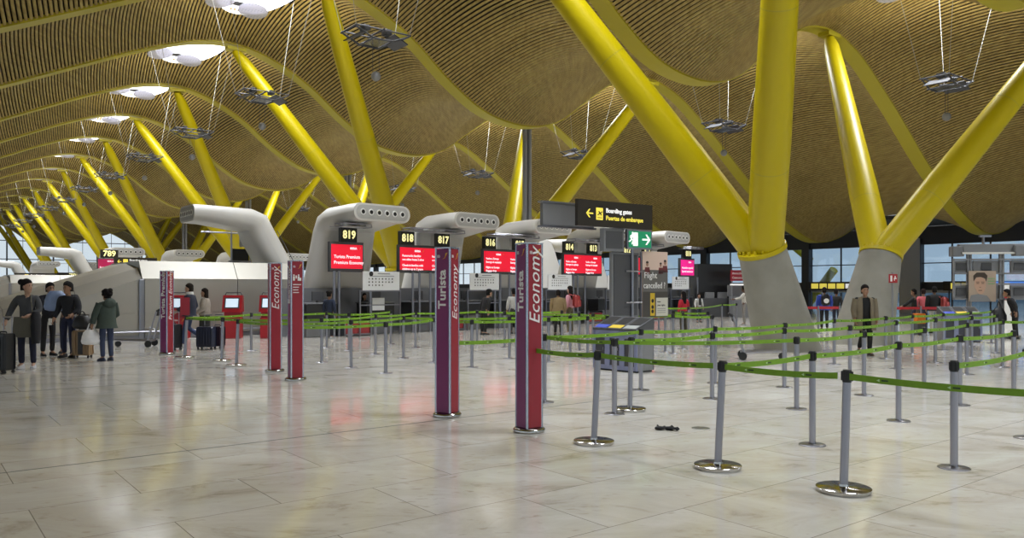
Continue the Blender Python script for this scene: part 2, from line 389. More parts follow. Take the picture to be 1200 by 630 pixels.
# hanging reflector lamps
M_REFL = mat('lamp frame', (.045, .045, .052), .5)
M_MIRR = mat('reflector sheet', (.16, .16, .18), .25, metal=.8)
M_CABLE = mat('white cable', (.34, .34, .32), .6)
LAMP_GRP = 'hanging reflector lamps'
def reflector(uc, v, z, label, lit):
    p = H(uc, v, z); r = thing('hanging_lamp', label, 'lamp', (p.x, p.y, z), ROT_V, LAMP_GRP)
    f = MB()
    for y in (-.42, .42):
        f.tube([(-.85, y, .14), (-.3, y, -.10), (.3, y, -.10), (.85, y, .14)], .03, 6); f.tube([(-.85, y, .18), (.85, y, .18)], .022, 6)
    for x, zz_ in ((-.85, .15), (-.3, -.1), (.3, -.1), (.85, .15), (0, .18)): f.tube([(x, -.5, zz_), (x, .5, zz_)], .028, 6)
    f.build('frame', M_REFL, r)
    for x, tl in ((-.6, .45), (.6, -.45), (0, 0)):
        b = MB(); b.M = Matrix.Translation((x, 0, .02 if x else -.08)) @ Matrix.Rotation(-tl if x else 0, 4, 'Y'); b.box((0, 0, 0), (.5, .8, .03)).build('reflector_panel', M_MIRR if x == 0 else M_REFL, r)
    for x in (-.35, .35): MB().box((x, 0, .26), (.2, .3, .16), 0, .02).build('floodlight', M_REFL, r)
    for i, (x, y) in enumerate(((-.85, -.45), (-.85, .45), (.85, -.45), (.85, .45))):
        zt = ZP(v+x*1.95)+BULGE*(1-(1.0/4.19)**2)+.03-z
        MB().tube([(x, y, .16), (x*1.95, y*2.2, zt)], .009, 5).build('cable', M_CABLE, r)
    w = MB()
    for x in (-.1, .1): w.tube([(x, 0, -.1), (x, 0, -.95)], .008, 5)
    w.build('pendant_wire', M_REFL, r)
    MB().ell((0, 0, -1.05), (.14, .14, .14)).build('lamp_sphere', M_GREYM, r, True)  # small lamp sphere hung below the tray, modelled without a light
    if lit:
        ld = bpy.data.lights.new('uplight', 'SPOT'); ld.energy = lit; ld.spot_size = math.radians(130); ld.spot_blend = 1; ld.shadow_soft_size = .25; ld.color = (1, .92, .74)
        lo = bpy.data.objects.new('uplight', ld); COL.objects.link(lo); lo.parent = r; lo.location = (0, 0, .4); lo.rotation_euler = (PI, 0, 0)
k = 0
for i, u in enumerate(RIB_U[:-1]):
    uc = u+BAY/2
    if 16 < uc < 120: reflector(uc-.6, 10.9, 8.7, 'dark lamp tray hung on four cables over the left row, %s from the camera' % ORD[k], UPLIGHT_W if uc < 100 else 0); k += 1
k = 0
for i, u in enumerate(RIB_U[:-1]):
    uc = u+BAY/2
    if 7 < uc < 70: reflector(uc, 27.6, 8.3, 'dark lamp tray hung on four cables over the right row, %s from the camera' % ORD[k], UPLIGHT_W); k += 1
# ------------------------------------------------------------------ queue barriers
PH = .951
def make_post(heavy):
    r = thing('barrier_post', 'x', 'barrier post')
    b = MB()
    if heavy: b.lathe((0, 0, 0), [(.198, 0), (.198, .006), (.205, .008), (.207, .030), (.203, .034), (.06, .036), (.04, .042), (.036, .06)], 36)
    else: b.lathe((0, 0, 0), [(.132, 0), (.132, .006), (.12, .012), (.04, .014), (.036, .022)], 30)
    b.build('base_plate', M_CHROME if heavy else M_STEEL, r, True, 50)
    MB().lathe((0, 0, 0), [(.032, .012), (.032, PH-.10)], 20).build('post', M_STEEL, r, True)
    cp = MB(); cp.lathe((0, 0, 0), [(.033, PH-.10), (.0345, PH-.098), (.0345, PH-.006), (.03, PH), (.012, PH)], 20)
    for a in range(4):
        x, y = math.cos(a*PI/2), math.sin(a*PI/2); cp.box((x*.035, y*.035, PH-.05), (.02, .02, .075), 0, .003)
    cp.build('belt_cassette', M_BLACK, r, True); return r
P_THIN = make_post(False); P_HEAVY = make_post(True)
used = {'t': False, 'h': False}
M_DISC = mat('floor socket plate', (.36, .36, .36), .35, metal=1)
# name: (px, py, heavy, tilt in degrees)
POSTS = dict(
 p1=(696, 519, 1, 2.6), p2=(841, 548, 1, 0), p3=(988.5, 575, 1, 0), p4=(1118, 548, 0, 0), p5=(952, 521, 0, 0), p6=(1053, 493, 0, 0), p7=(933.5, 479, 0, 0), p8=(1012.5, 463, 0, 0),
 p9=(919, 453.5, 0, 0), p10=(834.5, 467, 0, 0), p11=(720, 484.6, 0, 0), p12=(738, 480.5, 1, 0), p13=(751, 456.7, 0, 0), p14=(638, 471, 0, 0), p15=(1204, 513, 0, 0), q1=(1124.5, 474.5, 0, 0),
 q2=(1188, 461, 0, 0), q3=(1083, 452, 0, 0), q4=(996, 445.7, 0, 0), q5=(838, 448.7, 0, 0), q6=(977.5, 426.7, 0, 0), q7=(1038, 420, 0, 0), q8=(1050, 432, 0, 0), q9=(1069, 414.5, 0, 0),
 r1=(1096, 424.6, 0, 0), r2=(1105, 410, 0, 0), r3=(1133, 438.6, 0, 0), r4=(1137, 405.7, 0, 0), r5=(1138.5, 419, 0, 0), r6=(1162, 402, 0, 0), r7=(1167.5, 413.5, 0, 0), r8=(1175, 430, 0, 0), r9=(1222, 427, 0, 0),
 s1=(834.6, 417, 0, 0), s2=(920, 439, 0, 0), s3=(788.7, 414, 0, 0), s4=(800, 408.7, 0, 0), s5=(829.5, 406.7, 0, 0), s6=(772, 391.7, 0, 0), s7=(789, 405, 0, 0), s8=(779.5, 412, 0, 0), s9=(846, 384, 0, 0), s10=(863, 383, 0, 0), s11=(806.7, 393.3, 0, 0),
 a=(377, 424.4, 0, 0), b=(383, 407, 0, 0), c=(409, 410.5, 0, 0), d=(411.4, 430.5, 0, 0), e=(440, 414.7, 0, 0), f=(452, 437, 0, 0), g=(458, 403, 0, 0), h=(472.8, 419.4, 0, 0), i=(487, 407, 0, 0), j=(508.6, 424.4, 0, 0),
 k=(553, 430, 0, 0), l=(559, 403, 0, 0), m=(591.4, 406.8, 0, 0), n=(597, 420, 0, 0), o=(643, 423.7, 0, 0), p=(658.4, 403.4, 0, 0), q=(668.2, 418, 0, 0), r=(679, 410, 0, 0), s=(688.6, 420, 0, 0), t=(695, 412, 0, 0), u=(711.7, 419, 0, 0),
 w1=(216.7, 419, 1, 0), w2=(260, 423, 1, 1.2), w3=(277, 428.5, 1, 2.2), w4=(294.4, 410.5, 0, 0))
TOT = dict(T1=(322, 435), T2=(346.5, 445), T3=(524, 487), T4=(620, 505), X1=(1290, 632))
CH = [('nearest foreground line', ['T4', 'p1', 'p2', 'p3', 'X1']), ('short line at the right edge', ['p4', 'p15']),
 ('line receding right from the foreground', ['p2', 'p5', 'p6', 'q1', 'q2']), ('line running past the recycling bins', ['T3', 'p14', 'p11', 'p7', 'p8', 'q3', 'r3', 'r8', 'r9']),
 ('line starting at the recycling bins', ['p12', 'p10', 'p9', 'q4', 'q8', 'r1', 'r5', 'r7']), ('line before the concrete feet', ['p14', 'p13', 'q5', 's2', 'q6', 'q7', 'q9', 'r2', 'r4', 'r6']),
 ('front line of the left queue', ['T2', 'f', 'j', 'k', 'o', 's', 'u']), ('second line of the left queue', ['T1', 'd', 'h', 'n', 'q', 's8', 's4']),
 ('third line of the left queue', ['w1', 'w2', 'a', 'e', 'i', 'l', 'p']), ('farthest line of the left queue', ['w1', 'w4', 'b', 'c', 'g']), ('short line by the left signs', ['w3', 'T1']),
 ('line behind the tall sign pair', ['m', 'r', 't', 's3', 's1']), ('short line by the right desks', ['s7', 's5']), ('farthest line by the right desks', ['s6', 's11', 's9', 's10'])]
def ppos(n):
    if n in POSTS: return G(POSTS[n][0], POSTS[n][1])
    return G(*TOT[n])
NUM = ['first', 'second', 'third', 'fourth', 'fifth', 'sixth', 'seventh', 'eighth', 'ninth', 'tenth']
placed = {}
def place_post(n, label):
    px, py, heavy, tilt = POSTS[n]; src = P_HEAVY if heavy else P_THIN; key = 'h' if heavy else 't'
    loc = G(px, py)
    if not used[key]: used[key] = True; o = src; o.location = loc
    else: o = dup(src, loc)
    o.rotation_euler = (0, 0, random.random()*1.5)
    if tilt:
        for ch in o.children:
            if not ch.name.startswith('base'): ch.matrix_basis = Matrix.Rotation(-o.rotation_euler.z, 4, 'Z') @ Matrix.Rotation(math.radians(tilt), 4, 'Y') @ Matrix.Rotation(o.rotation_euler.z, 4, 'Z')
    o['label'] = label; o['group'] = 'queue barrier posts'; placed[n] = o
for desc, names in CH:
    for i, n in enumerate(names):
        if n in POSTS and n not in placed:
            k = [x for x in names if x in POSTS].index(n)
            base = 'heavy-based' if POSTS[n][2] else 'thin-plated'
            place_post(n, '%s steel post, %s from left in the %s' % (base, NUM[k], desc))
def top(n):
    p = ppos(n); tl = POSTS[n][3] if n in POSTS else 0
    return p+Vector((math.sin(math.radians(tl))*.9, 0, .90))
M_MARK = mat('belt print', (.55, .75, .45), .6); M_MARKD = mat('belt print dark', (.02, .05, .02), .6)
BH = .05
def belt(n0, n1, label):
    A, B = top(n0), top(n1); dr = (B-A); dr.z = 0; L = dr.length; dr.normalize(); nrm = Vector((dr.y, -dr.x, 0))
    if nrm.y > 0: nrm = -nrm; flip = True
    else: flip = False
    ra = .047 if n0 in POSTS else .11; rb = .047 if n1 in POSTS else .11
    P0 = A+dr*ra; P1 = B-dr*rb; N = 14; mb = MB(); R = []
    sag = .012+.004*L
    def at(t): return P0+(P1-P0)*t-Vector((0, 0, sag*4*t*(1-t)))
    for i in range(N+1):
        q = at(i/N); R.append([tuple(q+nrm*s*.0015+Vector((0, 0, h))) for s, h in ((1, -BH/2), (1, BH/2), (-1, BH/2), (-1, -BH/2))])
    mb.rings(R)
    mm = max(2, int(L/.42))
    for i in range(mm):
        t = (i+.5)/mm; q = at(t); side = -1 if flip else 1
        for dx, w, h, mi in ((-.03, .022, .022, 1), (.02, .05, .012, 2)):
            if mi == 1: pts = [(dx-w/2, 0), (dx+w/2, h/2), (dx+w/2, -h/2)]
            else: pts = [(dx-w/2, -h/2), (dx+w/2, -h/2), (dx+w/2, h/2), (dx-w/2, h/2)]
            mb.cur = mi
            fr = [tuple(q+dr*(x*side)+Vector((0, 0, z))+nrm*.0026) for x, z in pts]; bk = [tuple(q+dr*(x*side)+Vector((0, 0, z))+nrm*.001) for x, z in pts]
            mb.rings([fr, bk]); mb.cur = 0
    o = mb.build('barrier_belt', [M_BELT, M_MARK, M_MARKD]); tag(o, label, 'barrier belt', 'green queue barrier belts')
for desc, names in CH:
    for i in range(len(names)-1):
        belt(names[i], names[i+1], 'green belt, %s span from left of the %s' % (NUM[i], desc))
o = MB().lathe(tuple(G(821, 501.4)), [(.1, 0), (.1, .004), (.09, .006), (.01, .006)], 28).build('floor_socket', M_DISC, None, True); tag(o, 'bare round metal socket plate in the floor left of the foreground post', 'floor plate')
# ------------------------------------------------------------------ tall queue signs
ROT_F = Matrix(((0, -1, 0), (0, 0, -1), (1, 0, 0))).to_euler()     # upwards on the local -y face
ROT_L = Matrix(((0, 0, -1), (0, 1, 0), (1, 0, 0))).to_euler()      # upwards on the local -x face
FACE_L = Matrix(((0, 0, -1), (-1, 0, 0), (0, 1, 0))).to_euler()    # level on the local -x face
M_SILV = mat('silver edge', (.55, .58, .66), .25, metal=.9)
def swoosh(parent, loc, rot, s, lead='IB'):
    m = MB(); m.prism([(0, -.5*s), (.45*s, -.2*s), (.62*s, .5*s), (1.0*s, .62*s), (.78*s, .2*s), (.5*s, -.28*s)], 'z', .003)
    m.cur = 1; m.prism([(0, -.5*s), (.5*s, -.28*s), (.86*s, .36*s), (.78*s, .05*s), (.5*s, -.42*s)], 'z', .004); o = m.build('swoosh', [M_GOLD, M_RED2], parent); o.location = loc; o.rotation_euler = rot; return o
M_RED2 = mat('bright red', (.36, .012, .02), .42)
def totem(key, px, py, rz, label, left, front, h=2.0, lm=None, fm=None, pict=False, ls=.15, fs=.19):
    p = G(px, py); r = thing('queue_sign', label, 'sign', tuple(p), rz, 'tall red queue signs')
    s = .225; e = s/2
    b = MB(); b.lathe((0, 0, 0), [(.165, 0), (.175, .006), (.178, .03), (.165, .045), (.05, .05)], 36); b.build('base', M_CHROME, r, True, 50)
    c = MB()
    for sx in (-1, 1):
        for sy in (-1, 1): c.box((sx*(e-.014), sy*(e-.014), .045+h/2), (.028, .028, h), 0, .006)
    c.build('corner_profile', M_SILV, r)
    MB().box((0, 0, .05+h), (s, s, .012)).build('top_cap', M_SILV, r)
    fm = fm or M_RED; lm = lm or M_PUR; w = s-.05
    f = MB().box((0, -e+.008, .045+h/2), (w, .012, h-.02)).build('front_panel', fm, r); l = MB().box((-e+.008, 0, .045+h/2), (.012, w, h-.02)).build('side_panel', lm, r)
    MB().box((0, e-.008, .045+h/2), (w, .012, h-.02)).build('back_panel', fm, r); MB().box((e-.008, 0, .045+h/2), (.012, w, h-.02)).build('side_panel', lm, r)
    yf = -e-.0005
    text('IB', .05, M_WTXT, f, (-.075, yf, h-.055), FACE); swoosh(f, (0, yf, h-.055), FACE, .075)
    text('IB', .05, M_WTXT, l, (yf, .075, h-.055), FACE_L); swoosh(l, (yf, 0, h-.055), FACE_L, .075)
    if front: text(front, fs, M_WTXT, f, (.0, yf, h*.585 if len(front) < 10 else h*.42), ROT_F, shear=.28, sx=1.12)
    if left: text(left, ls, M_WTXT, l, (yf, .0, h*.655 if len(left) < 10 else h*.44), ROT_L, bold=.004, sx=1.12)
    if pict:
        g = MB()
        for x in (-.06, .02): g.ell((x, yf, h-.2), (.014, .003, .014), 10, 6); g.box((x, yf, h-.255), (.032, .004, .075), 0)
        g.box((-.02, yf, h-.23), (.02, .004, .05)); g.box((.05, yf, h-.27), (.03, .004, .05)); g.build('pictogram', M_WTXT, f)
        for q, wd in enumerate((.14, .10, .09, .1)):
            MB().box((-.075+wd/2, yf, h-.36-q*.045), (wd, .003, .014)).build('small_print', M_WTXT, f)
    return r
totem('T0', 195.5, 415, math.radians(69), 'slim purple and red sign reading Turista Premium beside the luggage trolley', 'Turista Premium', 'Premium Economy', 1.93, ls=.15, fs=.14)
totem('T1', *TOT['T1'], math.radians(27), 'tall red sign reading Economy, left one of the near left pair', None, 'Economy', 2.0, lm=M_RED)
totem('T2', *TOT['T2'], math.radians(30), 'tall red sign with white pictograms, right one of the near left pair', 'Economy', None, 2.0, lm=M_PUR, pict=True)
totem('T3', *TOT['T3'], math.radians(63), 'tall sign with broad purple Turista face and narrow Economy face, middle of the hall', 'Turista', 'Economy', 2.03, fs=.16)
totem('T4', *TOT['T4'], math.radians(35), 'nearest tall sign with narrow purple Turista face and broad red Economy face', 'Turista', 'Economy', 2.03, ls=.14, fs=.2)
sp = MB().box((0, -.0, 1.16), (.20, .03, .40), 0, .006).build('sign_panel', M_RED, placed['w1']); sp['label'] = 'small red sign plate on top'
sp.rotation_euler = (0, 0, -placed['w1'].rotation_euler.z+.35)
# dropped black straps
def crumple():
    p = G(778, 503.5); r = thing('dropped_gloves', 'small crumpled black gloves lying on the bare floor', 'gloves', tuple(p))
    for k, (x, y, a) in enumerate(((-.05, 0, .3), (.06, -.02, -.4))):
        m = MB(); m.M = Matrix.Translation((x, y, 0)) @ Matrix.Rotation(a, 4, 'Z')
        m.ell((0, 0, .022), (.06, .036, .022), 12, 7)
        for q in range(4): m.tube([(.03, -.026+.017*q, .02), (.075+.01*(q % 2), -.04+.024*q, .03), (.10, -.05+.03*q, .012)], [.010, .010, .007], 7)
        m.tube([(-.01, .03, .02), (.01, .065, .04), (.04, .075, .015)], [.011, .011, .008], 7)
        m.build('glove', mat('black knit', (.008, .008, .009), .9), r, True)
crumple()
# ------------------------------------------------------------------ recycling bins
M_LIL = mat('blue grey bin steel', (.25, .27, .42), .35, metal=.5)
def binset(loc, rz, label, depth=.5):
    r = thing('recycling_bin', label, 'recycling bin', tuple(loc), rz, 'three compartment recycling bins')
    w = .36
    MB().box((0, depth/2, .42), (3*w, depth, .78), 0, .008).build('body', M_GREYM, r)
    for i, (x, cm) in enumerate(((-w, mat('blue label', (.03, .06, .45), .5)), (0, mat('yellow label', (.62, .45, .02), .5)), (w, mat('grey label', (.30, .32, .31), .5)))):
        fm = MB()
        for dx in (-w/2+.03, w/2-.03): fm.box((x+dx, -.012, .42), (.06, .03, .78))
        fm.box((x, -.012, .72), (w-.06, .03, .18)); fm.box((x, -.012, .07), (w-.06, .03, .08)); d = fm.build('door_frame', M_LIL, r)
        MB().box((x, -.006, .37), (w-.13, .012, .52)).build('door_panel', mat('dark bin door', (.045, .045, .06), .3), d)
        MB().box((x+.09, -.03, .42), (.015, .02, .05)).build('latch', M_STEEL, d)
        lid = MB().prism([(-.04, .81), (depth, 1.02), (depth, .98), (-.04, .77)], 'x', w-.012, x); lo = lid.build('lid', M_DGREY, r)
        sl = (1.02-.81)/(depth+.04)
        MB().prism([(.14, .817+sl*.18), (depth-.05, .817+sl*(depth-.01)), (depth-.05, .80+sl*(depth-.01)), (.14, .80+sl*.18)], 'x', w-.1, x).build('opening', M_BLACK, lo)
        MB().prism([(-.02, .8165+sl*.02), (.11, .8165+sl*.15), (.11, .80+sl*.15), (-.02, .80+sl*.02)], 'x', w-.06, x).build('colour_label', cm, lo)
    MB().prism([(0, .8), (depth, .98), (depth, .8)], 'x', 3*w).build('top_cowl', M_DGREY, r); MB().box((0, depth/2, .015), (3*w-.06, depth-.06, .03)).build('plinth', M_BLACK, r)
    return r
bl = G(697, 432); br_ = G(746, 437); mid = (bl+br_)/2
BIN1 = binset(mid, math.atan2(br_.y-bl.y, br_.x-bl.x), 'recycling bin with blue, yellow and grey flaps behind the foreground belts')
# ------------------------------------------------------------------ information stand
M_SIGN = mat('dark brown sign face', (.022, .017, .012), .4)
M_SYEL = mat('lit yellow sign', (.75, .62, .05), .5, emit=(.9, .75, .12), es=.9)
M_SWHT = mat('lit white sign', (.8, .8, .78), .5, emit=(.9, .9, .9), es=1.0)
M_SGRN = mat('lit green sign', (.01, .22, .10), .5, emit=(.01, .30, .13), es=.5)
def plane_icon(parent, loc, s):
    m = MB(); m.box((0, 0, 0), (s, .01, s*1.3), 0, s*.1); o = m.build('departure_icon', M_SYEL, parent); o.location = loc
    k = MB()
    k.prism([(-.34*s, -.10*s), (.36*s, .30*s), (.42*s, .22*s), (-.30*s, -.20*s)], 'y', .004); k.prism([(-.05*s, .02*s), (-.22*s, .30*s), (-.12*s, .32*s), (.14*s, .12*s)], 'y', .004)
    k.prism([(.02*s, .04*s), (.22*s, -.20*s), (.30*s, -.16*s), (.18*s, .12*s)], 'y', .004); k.box((0, 0, -.42*s), (.7*s, .004, .07*s)); q = k.build('aircraft', M_SIGN, o); q.location = (0, -.007, 0); return o
def arrow(parent, loc, s, m, flip=1):
    k = MB(); k.box((.1*s*flip, 0, 0), (.8*s, .006, .14*s))
    for sg in (-1, 1): k.prism([(-.5*s*flip, 0), (-.08*s*flip, sg*.45*s), (.10*s*flip, sg*.45*s), (-.28*s*flip, 0)], 'y', .006)
    o = k.build('arrow', m, parent); o.location = loc; return o
def infostand():
    p = AT(741, 17.9); r = thing('sign_stand', 'steel sign stand with dark Boarding gates board and green exit sign', 'sign', tuple(p), ROT_V)
    for x in (0, .5): MB().cyl((x, 0, 0 if x == 0 else 2.3), (x, 0, 3.4), .035, None, 14).build('pole', M_STEEL, r, True)
    MB().lathe((0, 0, 0), [(.2, 0), (.2, .015), (.05, .02)], 24).build('base_plate', M_STEEL, r)
    for z in (1.25, 1.95): MB().tube([(-.26, -.05, z), (.26, -.05, z)], .018, 8).build('cross_bar', M_STEEL, r)
    bd = MB().box((-.61, -.07, 3.175), (2.3, .09, .56), 0, .004).build('gate_board', M_SIGN, r)
    y = -.117
    arrow(bd, (-1.42, y, 3.17), .2, M_SYEL); plane_icon(bd, (-1.13, y, 3.17), .2)
    text('Boarding gates', .135, M_SWHT, bd, (-.94, y-.002, 3.25), FACE, bold=.003); text('Puertas de embarque', .135, M_SYEL, bd, (-.94, y-.002, 3.09), FACE, bold=.003)
    bx = MB().box((-1.45, .55, 3.16), (1.5, .1, .48), 0, .004).build('rear_board', M_GREYM, r); MB().box((-1.45, .55, 3.42), (1.6, .14, .04)).build('rear_rail', M_STEEL, r); MB().box((-1.45, .55, 2.9), (1.6, .14, .04)).build('rear_rail', M_STEEL, r)
    MB().box((-.3, .27, 2.9), (.06, .6, .05)).build('bracket', M_STEEL, r)
    ex = MB().box((.12, -.08, 2.665), (.80, .08, .44), 0, .004).build('exit_sign', M_STEEL, r)
    MB().box((.12, -.122, 2.665), (.72, .006, .36)).build('exit_face', M_SGRN, ex)
    MB().box((-.03, -.126, 2.665), (.15, .004, .30)).build('doorway', M_SWHT, ex); arrow(ex, (.32, -.127, 2.665), .26, M_SWHT, -1)
    g = MB(); g.ell((-.125, -.128, 2.80), (.024, .003, .024), 10, 6)
    g.tube([(-.13, -.128, 2.77), (-.16, -.128, 2.67)], .02, 6); g.tube([(-.16, -.128, 2.67), (-.11, -.128, 2.63), (-.15, -.128, 2.55)], .014, 6); g.tube([(-.16, -.128, 2.67), (-.20, -.128, 2.62), (-.24, -.128, 2.61)], .014, 6)
    g.tube([(-.135, -.128, 2.75), (-.09, -.128, 2.71), (-.06, -.128, 2.74)], .011, 6); g.tube([(-.135, -.128, 2.75), (-.19, -.128, 2.74), (-.20, -.128, 2.69)], .011, 6); g.build('running_figure', M_SWHT, ex)
    for x, w in ((-.62, .62),): 
        q = MB().box((x, .02, 2.63), (w, .14, .5), 0, .006).build('side_box', M_GREYM, r); MB().box((x, -.055, 2.63), (w-.12, .01, .38)).build('recess', M_DGREY, q)
    q = MB().box((-.18, .08, 1.64), (.86, .08, 1.46), 0, .006).build('back_panel', M_GREYM, r); MB().box((-.18, .036, 1.64), (.74, .01, 1.36)).build('recess', M_DGREY, q)
    # poster
    x0 = .72; z0 = 1.66; ps = MB().box((x0, -.02, z0), (.84, .03, 1.5)).build('poster', mat('poster pink', (.68, .52, .45), .5), r); yp = -.037
    MB().box((x0, yp, z0+.08), (.84, .004, .50)).build('poster_band', mat('poster grey', (.13, .125, .12), .5), ps); MB().box((x0, yp, z0-.46), (.84, .004, .58)).build('poster_base', mat('poster dark', (.06, .055, .05), .5), ps)
    text('Flight', .2, M_WTXT, ps, (x0-.38, yp-.004, z0+.2), FACE); text('cancelled ?', .2, M_WTXT, ps, (x0-.4, yp-.004, z0-.03), FACE, sx=.85)
    cw = mat('poster clothing', (.16, .035, .04), .6); sk = mat('poster skin', (.34, .19, .13), .6); hr = mat('poster hair', (.03, .02, .018), .6)
    for x, z, s in ((-.27, .36, 1.0), (.18, .36, .85), (.33, .40, 1.0)):
        f = MB(); f.ell((x0+x, yp, z0+z+.10*s), (.04*s, .003, .055*s), 12, 8); f.cur = 1; f.prism([(x0+x-.10*s, z0+z-.12), (x0+x-.07*s, z0+z+.03*s), (x0+x+.07*s, z0+z+.03*s), (x0+x+.10*s, z0+z-.12)], 'y', .004, yp)
        f.cur = 2; f.ell((x0+x, yp-.001, z0+z+.14*s), (.045*s, .003, .03*s), 12, 6); f.build('printed_figure', [sk, cw, hr], ps)
    MB().box((x0+.22, yp-.004, z0-.52), (.40, .006, .42)).build('poster_note', mat('poster paper', (.58, .57, .50), .6), ps); text('know', .05, M_BLACK, ps, (x0+.06, yp-.009, z0-.40), FACE); text('your rights', .06, M_BLACK, ps, (x0+.06, yp-.009, z0-.48), FACE)
    for q in range(3): MB().box((x0+.20, yp-.008, z0-.56-q*.045), (.28, .003, .012)).build('poster_line', M_GREYM, ps)
    MB().box((x0-.10, yp-.004, z0-.46), (.15, .006, .52)).build('poster_strip', mat('poster yellow', (.62, .43, .03), .6), ps)
    for q, z in enumerate((-.38, -.52, -.62)): MB().ell((x0-.10, yp-.008, z0+z), (.045, .003, .045), 12, 6).build('poster_mark', M_BLACK, ps)
    MB().box((x0-.44, 0, 1.2), (.03, .04, 2.4)).build('poster_post', M_STEEL, r)
infostand()
# ------------------------------------------------------------------ check-in islands
M_SHELL = mat('air duct shell', (.62, .61, .585), .38)
M_SHELLP = mat('duct outlet panel', (.42, .42, .41), .45)
M_SCR = mat('red screen', (.5, .01, .03), .3, emit=(.80, .008, .03), es=1.12)
M_SCRM = mat('magenta screen', (.5, .01, .2), .3, emit=(.80, .01, .22), es=1.25)
M_STXT = mat('screen lettering', (.9, .8, .85), .4, emit=(1, .85, .92), es=1.2)
M_NUM = mat('lit number', (.8, .75, .3), .4, emit=(1, .92, .42), es=1.3)
M_NBOX = mat('number box', (.010, .011, .008), .4)
M_PART = mat('grey partition', (.17, .175, .19), .5)
M_DESK = mat('black counter', (.018, .018, .02), .35)
M_KRED = mat('counter red', (.36, .04, .045), .45)
M_BOARD = mat('white info board', (.80, .82, .84), .45)
def stadium(w, h, n=6, flat=.12):
    r = min(h/2, w/2)*.98; pts = []
    for cx, cy, a0 in ((w/2-r, h/2-r, 0), (-w/2+r, h/2-r, 90), (-w/2+r, -h/2+r, 180), (w/2-r, -h/2+r, 270)):
        for i in range(n+1): a = math.radians(a0+90*i/n); pts.append((cx+r*math.cos(a), cy+r*math.sin(a)))
    return pts
def duct_mesh(parent, armlen=2.2, nozzles=True, wt=2.25, drop=3.9, run=1.5):
    # local: outlet faces -y at origin height drop, leg runs away in +y
    path = [(0, 0, .56, wt), (.5, -.01, .58, wt), (armlen-.12, -.14, .78, wt), (armlen+.16, -.27, .92, wt), (armlen+.30, -.58, .92, wt*1.02), (armlen+.30+(run-.30)*.45, -2.1, .84, wt*1.10), (armlen+run, -drop, .80, wt*1.2)]
    R = []
    for i, (y, z, th, w) in enumerate(path):
        a = path[min(i+1, len(path)-1)]; b = path[max(i-1, 0)]; t = Vector((0, a[0]-b[0], a[1]-b[1])).normalized()
        if i == 0: t = Vector((0, 1, 0))
        n = Vector((0, -t.z, t.y)); rad = min(1, .55+.45*(1 if i < 3 else .4))
        pts = stadium(w, th)
        R.append([tuple(Vector((px, y, drop+z))+n*pz) for px, pz in pts])
    sh = MB().rings(R).build('shell', M_SHELL, parent, True, 40)
    pts = stadium(wt*.92, .44)
    MB().prism([(x, z+drop) for x, z in pts], 'y', .02, -.002).build('outlet_panel', M_SHELLP, parent)
    if nozzles:
        for k in range(6):
            x = (k-2.5)*.14*wt
            m = MB(); m.M = Matrix.Translation((x, -.005, drop)) @ Matrix.Rotation(PI/2, 4, 'X'); m.lathe((0, 0, 0), [(.10, 0), (.105, .02), (.095, .035), (.07, .03), (.066, .02)], 18)
            nz = m.build('nozzle', M_WHITE, parent, True)
            m = MB(); m.M = Matrix.Translation((x, -.03, drop-.005)) @ Matrix.Rotation(PI/2, 4, 'X'); m.lathe((0, 0, 0), [(.066, -.01), (.066, .002)], 16).build('nozzle_hole', M_BLACK, nz)
    MB().box((0, .9, drop-.275), (.8, .05, .01)).build('underside_slot', M_DGREY, parent)
    # hatch handle on the back of the leg
    y = armlen+.40; MB().box((.62, y+.36+.1*(run-.55), drop-1.02), (.07, .06, .34), 0, .02).build('hatch_handle', M_DGREY, parent)
    MB().tube([(.86, armlen+.74, drop-.5), (.95, armlen+.93+(run-.55)*.44, drop-2.2), (1.05, armlen+.40+run, drop-3.7)], .014, 6).build('panel_joint', M_DGREY, parent)
DUCT_GRP = 'white air outlet ducts above the check-in desks'
def duct(loc, rz, label, z=3.9, armlen=2.2, run=1.5, wt=2.25):
    r = thing('air_outlet_duct', label, 'air duct', tuple(loc), rz, DUCT_GRP); duct_mesh(r, armlen, True, wt, z, run); return r
def screen_lines(parent, x, y, z, w, lines, s):
    for i, l in enumerate(lines):
        text(l, s, M_STXT, parent, (x, y, z-i*s*1.25-(s*.7 if i > 1 and len(lines) > 2 else 0)), FACE, bold=.002)
def logo(parent, x, y, z, s):
    text('IBERIA', s, M_STXT, parent, (x, y, z), FACE, bold=.003); swoosh(parent, (x+s*3.6, y, z), FACE, s*.9)
